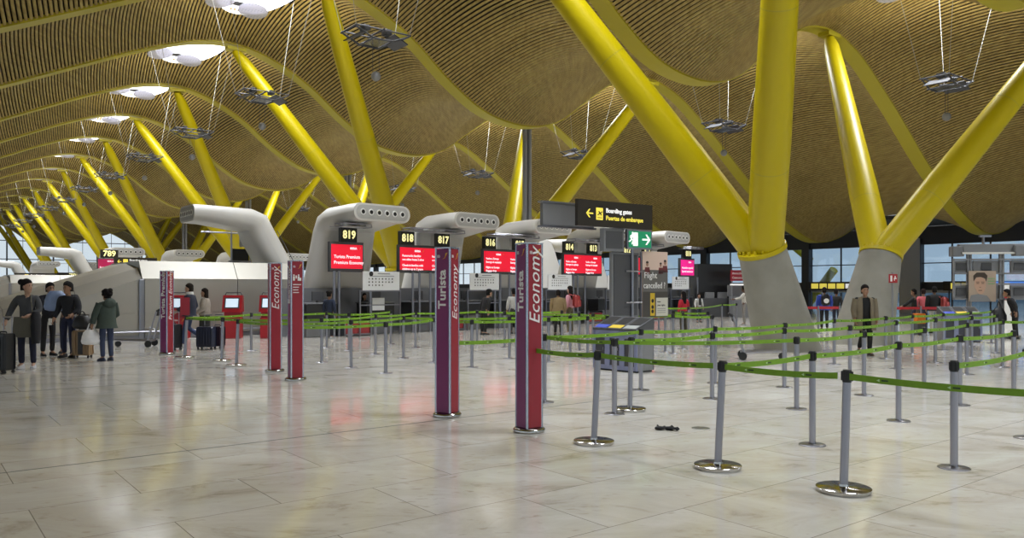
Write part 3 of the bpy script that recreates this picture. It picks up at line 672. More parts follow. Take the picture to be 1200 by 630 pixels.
def signset(t, nums, label, lines, w, mag=False, single=False):
    loc = D(t, 1.0); r = thing('desk_sign', label, 'sign', tuple(loc), ROT_R, 'numbered screens over the check-in desks')
    for x in ((-.52, -.34, .9) if w < 2 else (-.75, -.45, .05)): MB().cyl((x, -.12, 0), (x, -.12, 2.11), .045, None, 12).build('post', M_STEEL, r, True)
    f = MB().box((0, 0, 2.58), (w, .14, .98), 0, .006).build('screen_housing', M_DGREY, r)
    MB().box((0, -.072, 2.59), (w-.10, .012, .78)).build('screen', M_SCRM if mag else M_SCR, f)
    y = -.082
    cols = [-(w/2)+.14] if single else [-(w/2)+.14, .16]
    for cx in cols:
        logo(f, cx+(.62 if single else .55), y, 2.86, .095)
        screen_lines(f, cx, y, 2.69 if not single else 2.58, w, lines, .105 if not single else .15)
    hw = w/2
    for i, n in enumerate(nums):
        cx = 0.08 if len(nums) == 1 else (-hw+.38 if i == 0 else hw-.62)
        b = MB().box((cx, .0, 3.30), (.62, .16, .46), 0, .006).build('number_box', M_NBOX, r); text(n, .36, M_NUM, b, (cx, -.082, 3.30), FACE, 'number', 'CENTER', bold=.012, sx=.92)
    if len(nums) > 1: MB().box((-.12, .05, 3.30), (.5, .2, .44), 0, .006).build('junction_box', M_SHELLP, r)
    m = MB()
    for z in (3.54, 3.63):
        m.tube([(-hw+.1, -.65, z), (hw-.1, -.65, z)], .022, 6); m.tube([(-hw+.1, -.2, z), (hw-.1, -.2, z)], .022, 6)
        for x in (-hw+.1, hw-.1): m.tube([(x, -.65, z), (x, -.2, z)], .022, 6)
    for x in (-hw+.1, 0, hw-.1):
        for yy in (-.65, -.2): m.tube([(x, yy, 3.54), (x, yy, 3.63)], .018, 6)
    m.box((0, -.3, 3.545), (w-.2, .8, .02)); m.build('service_rail', M_STEEL, r)
    for x in (-.3, .25): MB().box((x, -.42, 3.59), (.22, .3, .07), 0, .01).build('cable_box', M_SHELLP, r)
    return r
def infoboard(t, label):
    loc = D(t, .52); r = thing('info_board', label, 'info board', tuple(loc), ROT_R, 'white dangerous goods boards')
    b = MB().box((0, 0, 1.80), (1.5, .03, .62)).build('board', M_BOARD, r); y = -.018
    m = MB(); m.M = Matrix.Translation((-.42, y, 2.03)) @ Matrix.Rotation(PI/2, 4, 'X'); m.lathe((0, 0, 0), [(.055, 0), (.08, 0), (.08, .004), (.055, .004), (.055, 0)], 20).build('prohibition_ring', M_BLACK, b)
    k = MB().box((.02, y, 1.955), (1.0, .004, .015)); k.box((.1, y, 2.035), (.5, .004, .02)); k.box((-.42, y, 2.03), (.14, .005, .02)); k.build('rule', M_DGREY, b)
    for j in range(3):
        for i in range(8):
            if j == 2 and i > 4: continue
            sx = .05 if (i+j) % 3 else .035
            q = MB(); q.ell((-.50+i*.135, y, 1.87-j*.105), (sx*.55, .003, .026), 8, 6); q.box((-.50+i*.135, y, 1.85-j*.105), (sx, .004, .014)); q.build('goods_symbol', M_DGREY, b)
    f = MB(); f.box((0, .05, 1.47), (1.7, .06, .05))
    for x in (-.82, .82): f.box((x, .05, .74), (.05, .05, 1.48))
    f.box((0, .05, 1.0), (1.7, .04, .04)); f.build('frame', M_STEEL, r); return r
def counter(t, label, notice=False):
    loc = D(t, 1.35); r = thing('check_in_counter', label, 'counter', tuple(loc), ROT_R, 'black check-in counters')
    MB().box((0, 0, .80), (1.15, .6, .5), 0, .01).build('body', M_DESK, r); MB().box((0, .02, 1.07), (1.22, .66, .035), 0, .008).build('worktop', M_PART, r)
    m = MB().box((.1, .15, 1.30), (.42, .04, .30), 0, .006); m.box((.1, .17, 1.12), (.06, .05, .1)); m.build('monitor', M_DGREY, r)
    MB().box((0, .0, .28), (1.1, .5, .55), 0, .01).build('plinth', M_PART, r)
    if notice: MB().box((-.15, -.36, 1.02), (.5, .02, .42)).build('notice', M_BOARD, r)
    return r
def scale(t, label):
    loc = D(t, 1.2); r = thing('baggage_scale', label, 'baggage belt', tuple(loc), ROT_R, 'red fronted baggage belts')
    MB().box((0, .0, .26), (.96, .9, .40), 0, .01).build('body', M_KRED, r); MB().box((0, 0, .475), (.9, .95, .03)).build('belt', M_BLACK, r)
    g = MB()
    for x in (-.51, .51): g.box((x, -.02, .27), (.05, .9, .54))
    g.box((0, -.48, .05), (1.02, .04, .05)); g.build('side_frame', M_STEEL, r); return r
SIG = [(-.45, ['819'], 'red screen under the number 819, first of the desk row', ['Turista Premium', 'Premium Economy'], 1.3, False, True),
       (3.0, ['818', '817'], 'wide red screen under the numbers 818 and 817', ['Facturación familias', 'con niños hasta 2 años', 'Check-in families with', 'children up to 2 years'], 2.65, False, False),
       (7.05, ['816', '815'], 'wide red screen under the numbers 816 and 815', ['Vuelos a Europa', 'Entrega de equipaje', 'Flights to Europe', 'Baggage drop'], 2.65, False, False),
       (11.8, ['814', '813'], 'wide red screen under the numbers 814 and 813', ['Vuelos a Europa', 'Entrega de equipaje', 'Flights to Europe', 'Baggage drop'], 2.65, False, False),
       (16.0, ['812', '811'], 'screen under the numbers 812 and 811, half hidden by the sign stand', ['Vuelos nacionales', 'Entrega de equipaje', 'Domestic flights', 'Baggage drop'], 2.65, False, False),
       (20.3, ['810'], 'magenta screen under the number 810, last of the desk row', ['Atención especial', 'Special assistance'], 1.35, True, True)]
for a in SIG: signset(*a)
PT = [(.3, 4.0), (4.55, 4.0), (8.77, 4.0), (13.4, 4.0), (17.9, 4.0)]
PN = ['819', '817', '815', '813', '811']
DUCTS = []
for (t, z), n in zip(PT, PN):
    DUCTS.append(duct(D(t, 0), ROT_R, 'white duct with six round nozzles facing out above screen %s' % n, z, 1.9, 1.2))
    if t > 12: DUCTS.append(duct(D(t+(.8 if t < 15 else 0), 8.35), ROT_R+PI, 'white duct turned away behind screen %s, its leg towards the queue' % n, 3.9, 2.2))
DUCTS.append(duct(AT(219, 27.2), ROT_V-PI/2, 'white duct at the row end with its nozzles pointing left above the metal ramp', 4.1, 2.1, 2.2, 1.75))
for t, n in ((.62, 'right of screen 819'), (5.4, 'between the 817 and 816 screens'), (9.75, 'between the 815 and 814 screens'), (13.75, 'left of the sign stand'), (19.0, 'left of screen 810')): infoboard(t, 'white board of forbidden goods symbols on a steel frame, %s' % n)
CT = [(-1.3, 'left of screen 819'), (1.0, 'under the first white board'), (2.9, 'below screen 818'), (5.2, 'under the second white board'), (7.0, 'below screen 816'), (9.4, 'under the third white board'), (11.3, 'below screen 814'), (13.6, 'under the fourth white board'), (16.2, 'behind the sign stand'), (18.6, 'under the fifth white board'), (20.4, 'below screen 810')]
for i, (t, n) in enumerate(CT): counter(t, 'black check-in counter %s' % n, i in (1,))
for i, (t, n) in enumerate([(-.15, 'between the first two counters'), (4.05, 'between the 818 and 817 counters'), (8.2, 'right of the 816 counter'), (12.45, 'right of the 814 counter'), (17.4, 'behind the poster')]): scale(t, 'red fronted baggage belt %s' % n)
pw = MB(); a = D(-2.6, 2.1); b = D(22.5, 2.1); c = (a+b)/2; pw.box((c.x, c.y, .78), ((b-a).length, .06, 1.56), ROT_R); o = pw.build('partition_screen', M_PART); tag(o, 'long grey partition running behind the check-in counters', 'partition')
for t in (0.9, 4.2, 7.6): 
    c = D(t, 3.2, 0)
# check-in island repeated farther along the hall
def nb(du): return Vector((UX*du, UY*du, 0))
for rep, word in ((36, 'second island'), (72, 'third island')):
    for i, d_ in enumerate(DUCTS):
        if i in (0, 1, 2, 3, 7): dup(d_, Vector(d_.location)+nb(rep), None, 'white duct of the %s far left, %s' % (word, ['first facing the queue', 'second facing the queue', 'third facing the queue', 'fourth facing the queue', '', '', '', 'pointing out from the row end'][i]))
def gateboard(px, Y, z, label, w=2.6, num=None):
    r = thing('gate_sign', label, 'sign', tuple(AT(px, Y)), ROT_V)
    b = MB().box((0, 0, z), (w, .12, .48), 0, .006).build('board', M_SIGN, r)
    for x in (-w*.3, w*.3): MB().cyl((x, .1, 0), (x, .1, z+.2), .05, None, 10).build('post', M_GREYM, r)
    if num: text(num, .46, M_NUM, b, (0, -.07, z), FACE, 'number', 'CENTER', bold=.01)
    else:
        arrow(b, (-w*.38, -.065, z), .22, M_SYEL); MB().box((-w*.24, -.064, z), (.24, .008, .28)).build('departure_icon', M_SYEL, b)
        text('Boarding gates', .16, M_SWHT, b, (-w*.15, -.066, z+.09), FACE); text('Puertas de embarque', .16, M_SYEL, b, (-w*.15, -.066, z-.09), FACE)
    return r
gateboard(159, 46, 3.05, 'dark gate direction board above the ramp, nearest of the far left boards', 2.3)
gateboard(44, 60, 2.4, 'dark gate direction board farther left beyond the ramp', 3.0)
gateboard(87, 58, 2.4, 'dark board with yellow number 790 at the far left desks', 2.2, '790')
gateboard(128, 47, 3.55, 'dark box with yellow number 789 over a red far screen', .95, '789')
r = thing('far_screen', 'red screen below the number 789 above the ramp', 'screen', tuple(AT(127.5, 46.8)), ROT_V); b = MB().box((0, 0, 2.85), (1.25, .12, .85), 0, .01).build('housing', M_DGREY, r); s = MB().box((0, -.065, 2.85), (1.15, .01, .76)).build('screen', mat('dim red screen', (.25, .01, .05), .3, emit=(.40, .012, .07), es=.9), r)
text('IBERIA', .12, M_STXT, s, (-.1, -.072, 3.1), FACE); text('Business', .14, M_STXT, s, (-.5, -.072, 2.75), FACE); MB().cyl((0, .05, 0), (0, .05, 2.6), .06, None, 10).build('post', M_GREYM, r)
# ------------------------------------------------------------------ metal clad ramp
M_CLAD = mat('brushed metal cladding', (.42, .40, .36), .42, metal=.7)
M_CLADW = mat('bright brushed cladding', (.40, .385, .345), .45, metal=.6)
def ramp(off, label, rz0=ROT_V):
    p = AT(166, 24.6)+off; r = thing('ramp_enclosure', label, 'ramp', (p.x, p.y, 0), rz0)
    def hgt(x): return 1.86 if x >= 0 else max(.12, 1.86+x*.345)
    xs = [-9, -7, -5.4, -3.6, -1.8, -.0]
    for i in range(len(xs)-1):
        a, b = xs[i]+.008, xs[i+1]-.008; ha, hb = hgt(a), hgt(b)
        if ha > .9: 
            for z0, z1 in ((.12, .78), (.79, None)): MB().add([(a, 0, z0), (b, 0, z0), (b, 0, z1 or hb), (a, 0, z1 or ha), (a, .1, z0), (b, .1, z0), (b, .1, z1 or hb), (a, .1, z1 or ha)], [(0, 1, 2, 3), (7, 6, 5, 4), (0, 4, 5, 1), (1, 5, 6, 2), (2, 6, 7, 3), (3, 7, 4, 0)]).build('wall_panel', M_CLAD, r)
        else: MB().add([(a, 0, .0), (b, 0, .0), (b, 0, hb), (a, 0, ha), (a, .1, 0), (b, .1, 0), (b, .1, hb), (a, .1, ha)], [(0, 1, 2, 3), (7, 6, 5, 4), (0, 4, 5, 1), (1, 5, 6, 2), (2, 6, 7, 3), (3, 7, 4, 0)]).build('wall_panel', M_CLAD, r)
        R = []
        for x in (a, b):
            h = hgt(x); R.append([(x, 0, h), (x, .5, h+.34), (x, 2.2, h+.52), (x, 4.5, h+.52), (x, 4.5, .0), (x, .12, .0)])
        MB().rings(R).build('sloping_cover', M_CLADW, r)
    for a, b in ((.02, 2.95), (2.97, 5.1)):
        for z0, z1 in ((.12, .78), (.79, 1.84)): MB().box(((a+b)/2, .05, (z0+z1)/2), (b-a, .1, z1-z0)).build('wall_panel', M_CLAD, r)
        dp = 4.5 if a < 1 else .8
        R = [[(x, 0, 1.86), (x, .45, 2.42), (x, dp, 2.42), (x, dp, 0), (x, .12, 0)] for x in (a, b)]; MB().rings(R).build('bevelled_cap', M_CLADW, r)
    MB().box((0, -.03, .92), (.16, .1, 1.84), 0, .02).build('corner_post', M_STEEL, r); MB().box((1.2, -.02, .06), (8, .06, .1)).build('kick_rail', M_STEEL, r)
    MB().tube([(-3.5, -.10, .22), (4.9, -.10, .22)], .03, 8).build('bumper_rail', M_STEEL, r)
    return r
RAMP = ramp(Vector((0, 0, 0)), 'metal clad ramp enclosure with a sloping top behind the travellers on the left')
dup(RAMP, Vector(RAMP.location)+nb(36), None, 'bright metal ramp enclosure farther left beyond the first ramp'); dup(RAMP, Vector(RAMP.location)+nb(72), None, 'smallest metal ramp enclosure, far left near the end glazing')
# equipment on top of the ramp housing
pe = Vector((-10.0, 29.8, 0)); r = thing('service_rack', 'steel service frame with dark screens under the row end duct', 'frame', (pe.x, pe.y, 0), ROT_V)
f = MB()
for x in (-.5, .2, .8): f.cyl((x, 0, 0), (x, 0, 3.75), .035, None, 8)
for z in (2.55, 3.6): f.tube([(-1.6 if z > 3 else -.6, 0, z), (1.0, 0, z)], .03, 8)
f.build('frame', M_STEEL, r); MB().box((-.15, .05, 2.72), (.6, .08, .6)).build('screen', M_BLACK, r); MB().box((.5, .05, 2.72), (.4, .08, .6)).build('screen', M_BLACK, r)
MB().box((.1, .1, 3.3), (.5, .2, .4), 0, .02).build('control_box', M_SHELLP, r)
# red self check-in kiosks
def kiosk(px, py, label, rz=.12):
    r = thing('check_in_kiosk', label, 'kiosk', tuple(G(px, py)), ROT_V+rz-.75, 'red self check-in kiosks')
    MB().box((0, .02, .32), (.52, .34, .64), 0, .012).build('cabinet', M_RED2, r); MB().box((0, .05, .74), (.5, .26, .24), 0, .01).build('neck', M_RED, r)
    MB().prism([(-.14, .82), (-.02, 1.34), (.10, 1.34), (.14, .82)], 'x', .60).build('head', M_RED2, r)
    m = MB(); m.M = Matrix.Translation((0, -.094, 1.10)) @ Matrix.Rotation(-.227, 4, 'X'); m.box((0, 0, 0), (.46, .012, .34)); q = m.build('screen_bezel', M_DGREY, r)
    m = MB(); m.M = Matrix.Translation((0, -.103, 1.10)) @ Matrix.Rotation(-.227, 4, 'X'); m.box((0, 0, 0), (.38, .012, .27)); m.build('screen', mat('pale lit screen', (.6, .7, .8), .3, emit=(.62, .78, .92), es=.8), q)
    MB().tube([(-.26, .06, 1.34), (-.22, .06, 1.42), (.22, .06, 1.42), (.26, .06, 1.34)], .016, 8).build('handle_bar', M_DGREY, r)
    text('IBERIA', .07, M_WTXT, r, (-.2, -.155, .56), FACE); swoosh(r, (.10, -.155, .56), FACE, .08)
kiosk(273, 396, 'red self check-in kiosk with a lit screen, right of the two walking travellers'); kiosk(211, 396, 'red self check-in kiosk behind the man in the navy jacket'); kiosk(316, 396, 'red self check-in kiosk half hidden behind the left red sign')
# luggage trolleys
def trolley(px, py, rz, label):
    r = thing('luggage_trolley', label, 'trolley', tuple(G(px, py)), rz, 'luggage trolleys')
    f = MB(); f.tube([(-.45, -.2, .2), (.45, -.28, .16), (.45, .28, .16), (-.45, .2, .2)], .022, 8); f.tube([(-.45, 0, .2), (.45, 0, .16)], .02, 8); f.build('platform', M_STEEL, r, True)
    for y in (-.26, .26): MB().tube([(.40, y, .17), (.62, y*.95, .95)], .024, 8).build('upright', M_STEEL, r, True)
    MB().tube([(.62, -.27, .95), (.70, -.25, 1.0), (.70, .25, 1.0), (.62, .27, .95)], .026, 8).build('handle', M_BLACK, r, True); MB().box((.61, 0, .90), (.06, .4, .14), 0, .02).build('brake_box', M_BLACK, r)
    MB().tube([(.44, -.27, .45), (.3, -.2, .5), (.3, .2, .5), (.44, .27, .45)], .015, 8).build('basket_rail', M_STEEL, r)
    for x, y, w in ((.42, -.3, .09), (.42, .3, .09), (-.42, 0, .08)):
        m = MB(); m.M = Matrix.Translation((x, y, w)) @ Matrix.Rotation(PI/2, 4, 'X'); m.lathe((0, 0, -.02), [(.02, 0), (w*.98, 0), (w, .01), (w, .03), (w*.98, .04), (.02, .04)], 18); m.build('wheel', M_BLACK, r, True)
trolley(158, 406, .15, 'empty luggage trolley parked in front of the metal ramp')
trolley(893, 421, 2.9, 'empty luggage trolley standing in front of the concrete column foot')
# ------------------------------------------------------------------ enclosing glazing
M_MULL = mat('dark mullion', (.035, .037, .042), .45)
M_WALLG = mat('grey wall cladding', (.50, .50, .52), .5)
G_DIM = glassmat('daylight dimming glass', (.64, .74, .82), .08); G_CLEAR = glassmat('clear glass', (.93, .96, .97), .04)  # blue tint darkens the daylight outside; the clear panes leave it bright
nwin = [0]
def bay(parent_wall, o, rz, x0, x1, bands, gl):
    nwin[0] += 1
    w = bpy.data.objects.new('window_%d' % nwin[0], None); COL.objects.link(w); w.location = o; w.rotation_euler = (0, 0, rz); w['kind'] = 'structure'
    for z0, z1 in bands:
        MB().box(((x0+x1)/2, .05, (z0+z1)/2), (x1-x0, .02, z1-z0)).build('pane', gl, w)
        f = MB(); n = max(1, round((x1-x0)/2.2))
        for i in range(1, n): f.box((x0+(x1-x0)*i/n, .05, (z0+z1)/2), (.07, .1, z1-z0))
        if z1-z0 > 2: f.box(((x0+x1)/2, .05, z0+(z1-z0)*.5), (x1-x0, .09, .06))
        if f.v: f.build('window_frame', M_MULL, w)
RZW = math.atan2(-UY, -UX); o = H(0, 50)
cols_u = [-12, -3, 6, 15, 24, 31.2, 40, 49, 58, 67, 76, 85, 94, 103, 112, 121, 130, 139, 150]
wl = MB()
wl.box(((12-150)/2, .1, 4.75), (162, .3, 1.1)); wl.box(((12-150)/2, .1, 1.66), (162, .14, .5))
for u in cols_u: wl.box((-u, 0, 2.3), (1.3 if u == 24 else .55, .5, 4.6))
w_ = wl.build('wall_right', M_MULL); w_.location = o; w_.rotation_euler = (0, 0, RZW); struct(w_)
gw = MB().box((-24, -.28, 2.3), (1.25, .06, 4.6)).build('cladding', M_WALLG, w_)
for a, b in zip(cols_u[:-1], cols_u[1:]): bay(w_, o, RZW, -b+.28, -a-.28, [(0.0, 1.22), (1.92, 4.2)], G_DIM if b < 62 else G_CLEAR)
tr = MB().box(((12-150)/2, -.02, 1.32), (162, .10, .18)).build('transom', M_WALLG, w_)
slab = MB(); pts = [H(-12, 43.5), H(110, 43.5), H(110, 50.6), H(-12, 50.6)]
slab.add([(p.x, p.y, z) for z in (5.35, 5.55) for p in pts], [(3, 2, 1, 0), (4, 5, 6, 7), (0, 1, 5, 4), (1, 2, 6, 5), (2, 3, 7, 6), (3, 0, 4, 7)]); s_ = slab.build('ceiling', mat('dark soffit', (.05, .05, .052), .6)); struct(s_)
def glazed(name, o, rz, xs, h, bandz, gl):
    m = MB(); L0, L1 = xs[0], xs[-1]
    for x in xs: m.box((x, 0, h/2), (.22, .3, h))
    for z in bandz: m.box(((L0+L1)/2, 0, z), (L1-L0, .16, .14))
    w = m.build(name, M_MULL); w.location = o; w.rotation_euler = (0, 0, rz); struct(w)
    for a, b in zip(xs[:-1], xs[1:]): bay(w, o, rz, a+.1, b-.1, [(0, h)], gl)
glazed('wall_left', H(0, -13.2), math.atan2(UY, UX), [x for x in range(-11, 160, 9)], 4.6, (.1, 2.4, 4.5), G_CLEAR)
glazed('wall_far', H(161.5, 0), ROT_V, [x for x in range(-13, 51, 7)], 11.5, (.1, 3.2, 6.4, 9.6), G_CLEAR)
glazed('wall_back', H(-10.6, 0), ROT_V+PI, [x for x in range(-50, 14, 7)], 11.5, (.1, 3.2, 6.4, 9.6), G_CLEAR)
# gate boards at the right hand windows
def gatestrip(u, n, label):
    p = H(u, 49.55); r = thing('gate_board', label, 'sign', (p.x, p.y, 0), RZW); b = MB().box((0, 0, 1.66), (5.4, .12, .56)).build('board', M_SIGN, r)
    for x in (-2.4, 2.4): MB().box((x, .06, .7), (.06, .06, 1.4)).build('post', M_MULL, r)
    for i in range(n): MB().box((-2.0+i*.62, -.064, 1.66), (.52, .01, .34)).build('gate_tile', M_SYEL, b)
    MB().box((-2.0+n*.62+.05, -.064, 1.66), (.62, .01, .30)).build('letter_tile', M_SWHT, b); arrow(b, (-2.0+n*.62+.72, -.066, 1.66), .34, M_SWHT, -1)
gatestrip(28.3, 4, 'dark gate board with four yellow tiles between the two concrete feet'); gatestrip(19.2, 4, 'dark gate board with four yellow tiles left of the screen rack')
for i, (u, v0, v1) in enumerate(((14.2, -6.0, 16.0), (8.1, -8.0, 16.0))):
    c = H(u, (v0+v1)/2); o4 = MB().box((c.x, c.y, .001), (v1-v0, .009, .003), ROT_V).build('trim_%d' % (i+1), M_MULL); struct(o4)
# small red H sign on the right leaning column
r = thing('hydrant_sign', 'small red square sign with white symbols beside the right concrete foot', 'sign', tuple(AT(1046.5, 21.7)), -.1)
MB().cyl((0, .04, 0), (0, .04, 2.0), .03, None, 10).build('post', M_GREYM, r); b = MB().box((0, 0, 1.83), (.22, .03, .24)).build('plate', M_RED2, r)
MB().box((-.05, -.017, 1.83), (.05, .004, .16)).build('symbol', M_WTXT, b); k = MB().box((.05, -.017, 1.83), (.07, .004, .03)); k.box((.05, -.017, 1.87), (.03, .004, .06)); k.box((.03, -.017, 1.80), (.02, .004, .06)); k.build('symbol', M_WTXT, b)
# yellow struts of the canyon beyond
for i, (a, b, rr) in enumerate((((915, 276, 64), (950, 305, 62), .28), ((938, 368, 60), (962, 336, 58), .3), ((1178, 246, 60), (1215, 284, 58), .3))):
    pa = AT(a[0], a[2], EYE+(336-a[1])/FPX*a[2]); pb = AT(b[0], b[2], EYE+(336-b[1])/FPX*b[2]); d = (pa-pb); lo, hi = (pa, pb) if pa.z < pb.z else (pb, pa); ext = lo
    o2 = MB().tube([ext, hi+(hi-lo)*.6], rr, 14).build('roof_strut', M_YEL, None, True); tag(o2, 'yellow slanting strut beyond the right hand glazing, %s' % ['behind the left concrete foot', 'low behind the left concrete foot', 'at the far right edge above the rack'][i], 'strut')
# terminal block outside
o3 = MB(); c = H(20, 95); o3.box((c.x, c.y, .95), (120, 8, 1.9), RZW); bld = o3.build('building', mat('distant terminal', (.20, .28, .36), .4)); tag(bld, 'long blue grey terminal block seen through the right hand windows', 'building')
# ------------------------------------------------------------------ booth at the end of the desk row
p = AT(838, 43); r = thing('service_booth', 'black square booth at the end of the desk row', 'booth', tuple(p), ROT_R-.55)
MB().box((0, 1.1, 1.42), (2.05, 2.2, 2.84), 0, .01).build('booth_box', M_DESK, r); MB().box((0, -.35, .5), (2.6, .5, 1.0), 0, .02).build('counter', M_DGREY, r); MB().box((.2, -.4, 1.15), (.5, .2, .34), 0, .02).build('monitor', M_GREYM, r); MB().box((-.55, -.4, 1.15), (.5, .2, .34), 0, .02).build('monitor', M_GREYM, r)
p = AT(871, 42); r = thing('service_sign', 'dark red two line sign beside the black booth', 'sign', tuple(p), ROT_R-.6)
for x in (-.62, .95): MB().cyl((x, .05, 0), (x, .05, 2.5), .04, None, 10).build('post', M_GREYM, r)
b = MB().box((.15, 0, 2.2), (1.75, .08, .56)).build('board', M_RED, r); text('Atención al pasajero', .16, M_WTXT, b, (-.66, -.045, 2.31), FACE); text('Customer assistance', .16, M_WTXT, b, (-.66, -.045, 2.08), FACE)
MB().box((.15, .05, 1.72), (1.7, .1, .07)).build('lamp_strip', M_SWHT, r); MB().box((.15, .1, .55), (1.6, .5, 1.1), 0, .01).build('desk', M_GREYM, r); MB().box((.15, .4, 1.4), (1.7, .05, .6)).build('back_panel', M_PART, r)
# ------------------------------------------------------------------ screen rack on the right
p = AT(1160, 25.0); r = thing('screen_rack', 'tall steel rack of grey flight screens seen from behind at the right edge', 'rack', tuple(p), -.12)
f = MB()
for x in (-.66, -.58, .30, .38): f.box((x, 0, 1.35), (.06, .08, 2.7))
for z in (2.46, 2.02, 1.69, 1.22): f.box((.1, -.06, z), (2.45, .05, .05))
for x in (-1.10, 1.30): f.box((x, -.06, 1.85), (.05, .05, 1.28))
f.box((0, 0, .05), (1.6, .5, .1)); f.build('frame', M_GREYM, r)
for i, x in enumerate((-.85, -.1, .85)):
    for z, h in ((2.24, .38), (1.45, .42)): 
        q = MB().box((x, .05, z), (.46 if i != 1 else .78, .1, h), 0, .01).build('screen_back', M_GREYM, r); MB().box((x, -.004, z), (.3, .012, h*.6)).build('vent_panel', M_DGREY, q)
MB().box((.1, .1, 2.82), (2.0, .2, .26), 0, .01).build('header_box', M_GREYM, r); MB().box((-.95, .1, 2.72), (.36, .3, .32), 0, .02).build('side_box', M_PART, r); MB().box((.85, .0, 2.74), (.34, .3, .34), 0, .02).build('side_box', M_PART, r)
MB().box((.1, -.05, 2.66), (1.9, .1, .06)).build('lamp_tube', M_WHITE, r); MB().cyl((-.15, .1, 2.9), (-.15, .1, 3.2), .04, None, 10).build('stem', M_STEEL, r); MB().box((-.10, .1, 3.2), (.34, .12, .06)).build('stem_cap', M_STEEL, r)
# portrait poster on the rack
b = MB().box((-.28, -.12, 1.62), (.80, .03, .96)).build('portrait_poster', mat('poster sand', (.42, .33, .26), .6), r); y = -.138
fc = MB(); fc.prism([(-.52, 1.62), (-.51, 1.80), (-.43, 1.90), (-.27, 1.90), (-.19, 1.80), (-.18, 1.60), (-.24, 1.42), (-.34, 1.35), (-.42, 1.42)], 'y', .004, y); fc.build('printed_face', mat('printed skin', (.52, .33, .24), .6), b)
h_ = MB(); h_.prism([(-.54, 1.78), (-.55, 1.95), (-.45, 2.05), (-.22, 2.05), (-.13, 1.95), (-.17, 1.76), (-.20, 1.86), (-.32, 1.91), (-.46, 1.90), (-.51, 1.82)], 'y', .006, y); h_.build('printed_hair', mat('printed hair', (.05, .035, .025), .6), b)
e_ = MB()
for x in (-.42, -.27): e_.box((x, y, 1.71), (.08, .008, .02)); e_.box((x, y, 1.755), (.10, .008, .016))
e_.box((-.345, y, 1.49), (.11, .008, .018)); e_.box((-.345, y, 1.59), (.05, .008, .012)); e_.build('printed_features', mat('printed hair', (0, 0, 0)), b)
e_ = MB().prism([(-.66, 1.15), (-.62, 1.34), (-.40, 1.38), (-.15, 1.33), (-.02, 1.15)], 'y', .006, y); e_.build('printed_shoulders', M_GREYM, b)
for q in range(3): MB().box((-.02, y, 1.86-q*.08), (.2, .006, .03)).build('printed_line', mat('printed green', (.20, .38, .18), .6), b)
binset(AT(1128, 23.2), -.1, 'recycling bin with three coloured flaps below the screen rack', .45)
# beacon, blue sign, red belts
p = AT(1180, 30); r = thing('totem_pillar', 'white pillar with a red band behind the screen rack', 'pillar', tuple(p), 0); MB().cyl((0, 0, 0), (0, 0, 1.1), .28, None, 18).build('shaft', M_WHITE, r, True); MB().cyl((0, 0, 1.1), (0, 0, 1.42), .17, None, 18).build('red_band', M_RED2, r, True); MB().cyl((0, 0, 1.42), (0, 0, 1.75), .15, .1, 18).build('cap', M_WHITE, r, True)
p = AT(1182, 36); r = thing('blue_sign', 'lit blue horizontal sign behind the screen rack', 'sign', tuple(p), 0); MB().box((.6, 0, 1.65), (3.0, .1, .4)).build('board', mat('lit blue', (.05, .15, .5), .4, emit=(.08, .25, .8), es=.8), r); MB().box((-.4, .05, .75), (.06, .06, 1.5)).build('post', M_MULL, r); MB().box((1.6, .05, .75), (.06, .06, 1.5)).build('post', M_MULL, r)
M_RBELT = mat('red webbing', (.42, .02, .03), .5)
for i, (xa, xb, Y, lab) in enumerate(((934, 984, 27.5, 'red barrier belt between the two concrete feet'), (1046, 1112, 27, 'red barrier belt right of the walking man'))):
    a, b = AT(xa, Y), AT(xb, Y); r = thing('red_barrier', lab, 'barrier', tuple(a), 0, 'red belt barriers'); L = b.x-a.x
    for x in (0, L/2, L):
        MB().lathe((x, 0, 0), [(.13, 0), (.13, .006), (.035, .02), (.032, PH), (.01, PH)], 16).build('post', M_STEEL, r, True)
    MB().box((L/2, 0, .88), (L, .006, .09)).build('belt', M_RBELT, r)
p = AT(1077, 26.5); r = thing('orange_box', 'small orange box on the floor by the right hand windows', 'box', tuple(p), .1); MB().box((0, 0, .55), (.3, .3, .34), 0, .02).build('tub', mat('orange plastic', (.7, .18, .01), .4), r); MB().box((0, 0, .19), (.26, .26, .38)).build('stand', M_DGREY, r)
# ------------------------------------------------------------------ people
def skinmesh(verts, edges, radii, root=0, sub=1):
    me = bpy.data.meshes.new('tmp'); me.from_pydata(verts, edges, []); ob = bpy.data.objects.new('tmp', me); COL.objects.link(ob)
    md = ob.modifiers.new('s', 'SKIN'); md.use_smooth_shade = True; md.branch_smoothing = .6
    for i, d in enumerate(me.skin_vertices[0].data):
        r = radii[i]; d.radius = r if isinstance(r, tuple) else (r, r); d.use_root = (i == root)
    s = ob.modifiers.new('u', 'SUBSURF'); s.levels = sub; s.render_levels = sub
    dg = bpy.context.evaluated_depsgraph_get(); em = bpy.data.meshes.new_from_object(ob.evaluated_get(dg), depsgraph=dg)
    V = [tuple(v.co) for v in em.vertices]; F = [tuple(p.vertices) for p in em.polygons]
    bpy.data.objects.remove(ob); bpy.data.meshes.remove(me); bpy.data.meshes.remove(em); return V, F
SKINC = {'light': (.42, .25, .17), 'tan': (.30, .165, .10), 'dark': (.10, .05, .03)}
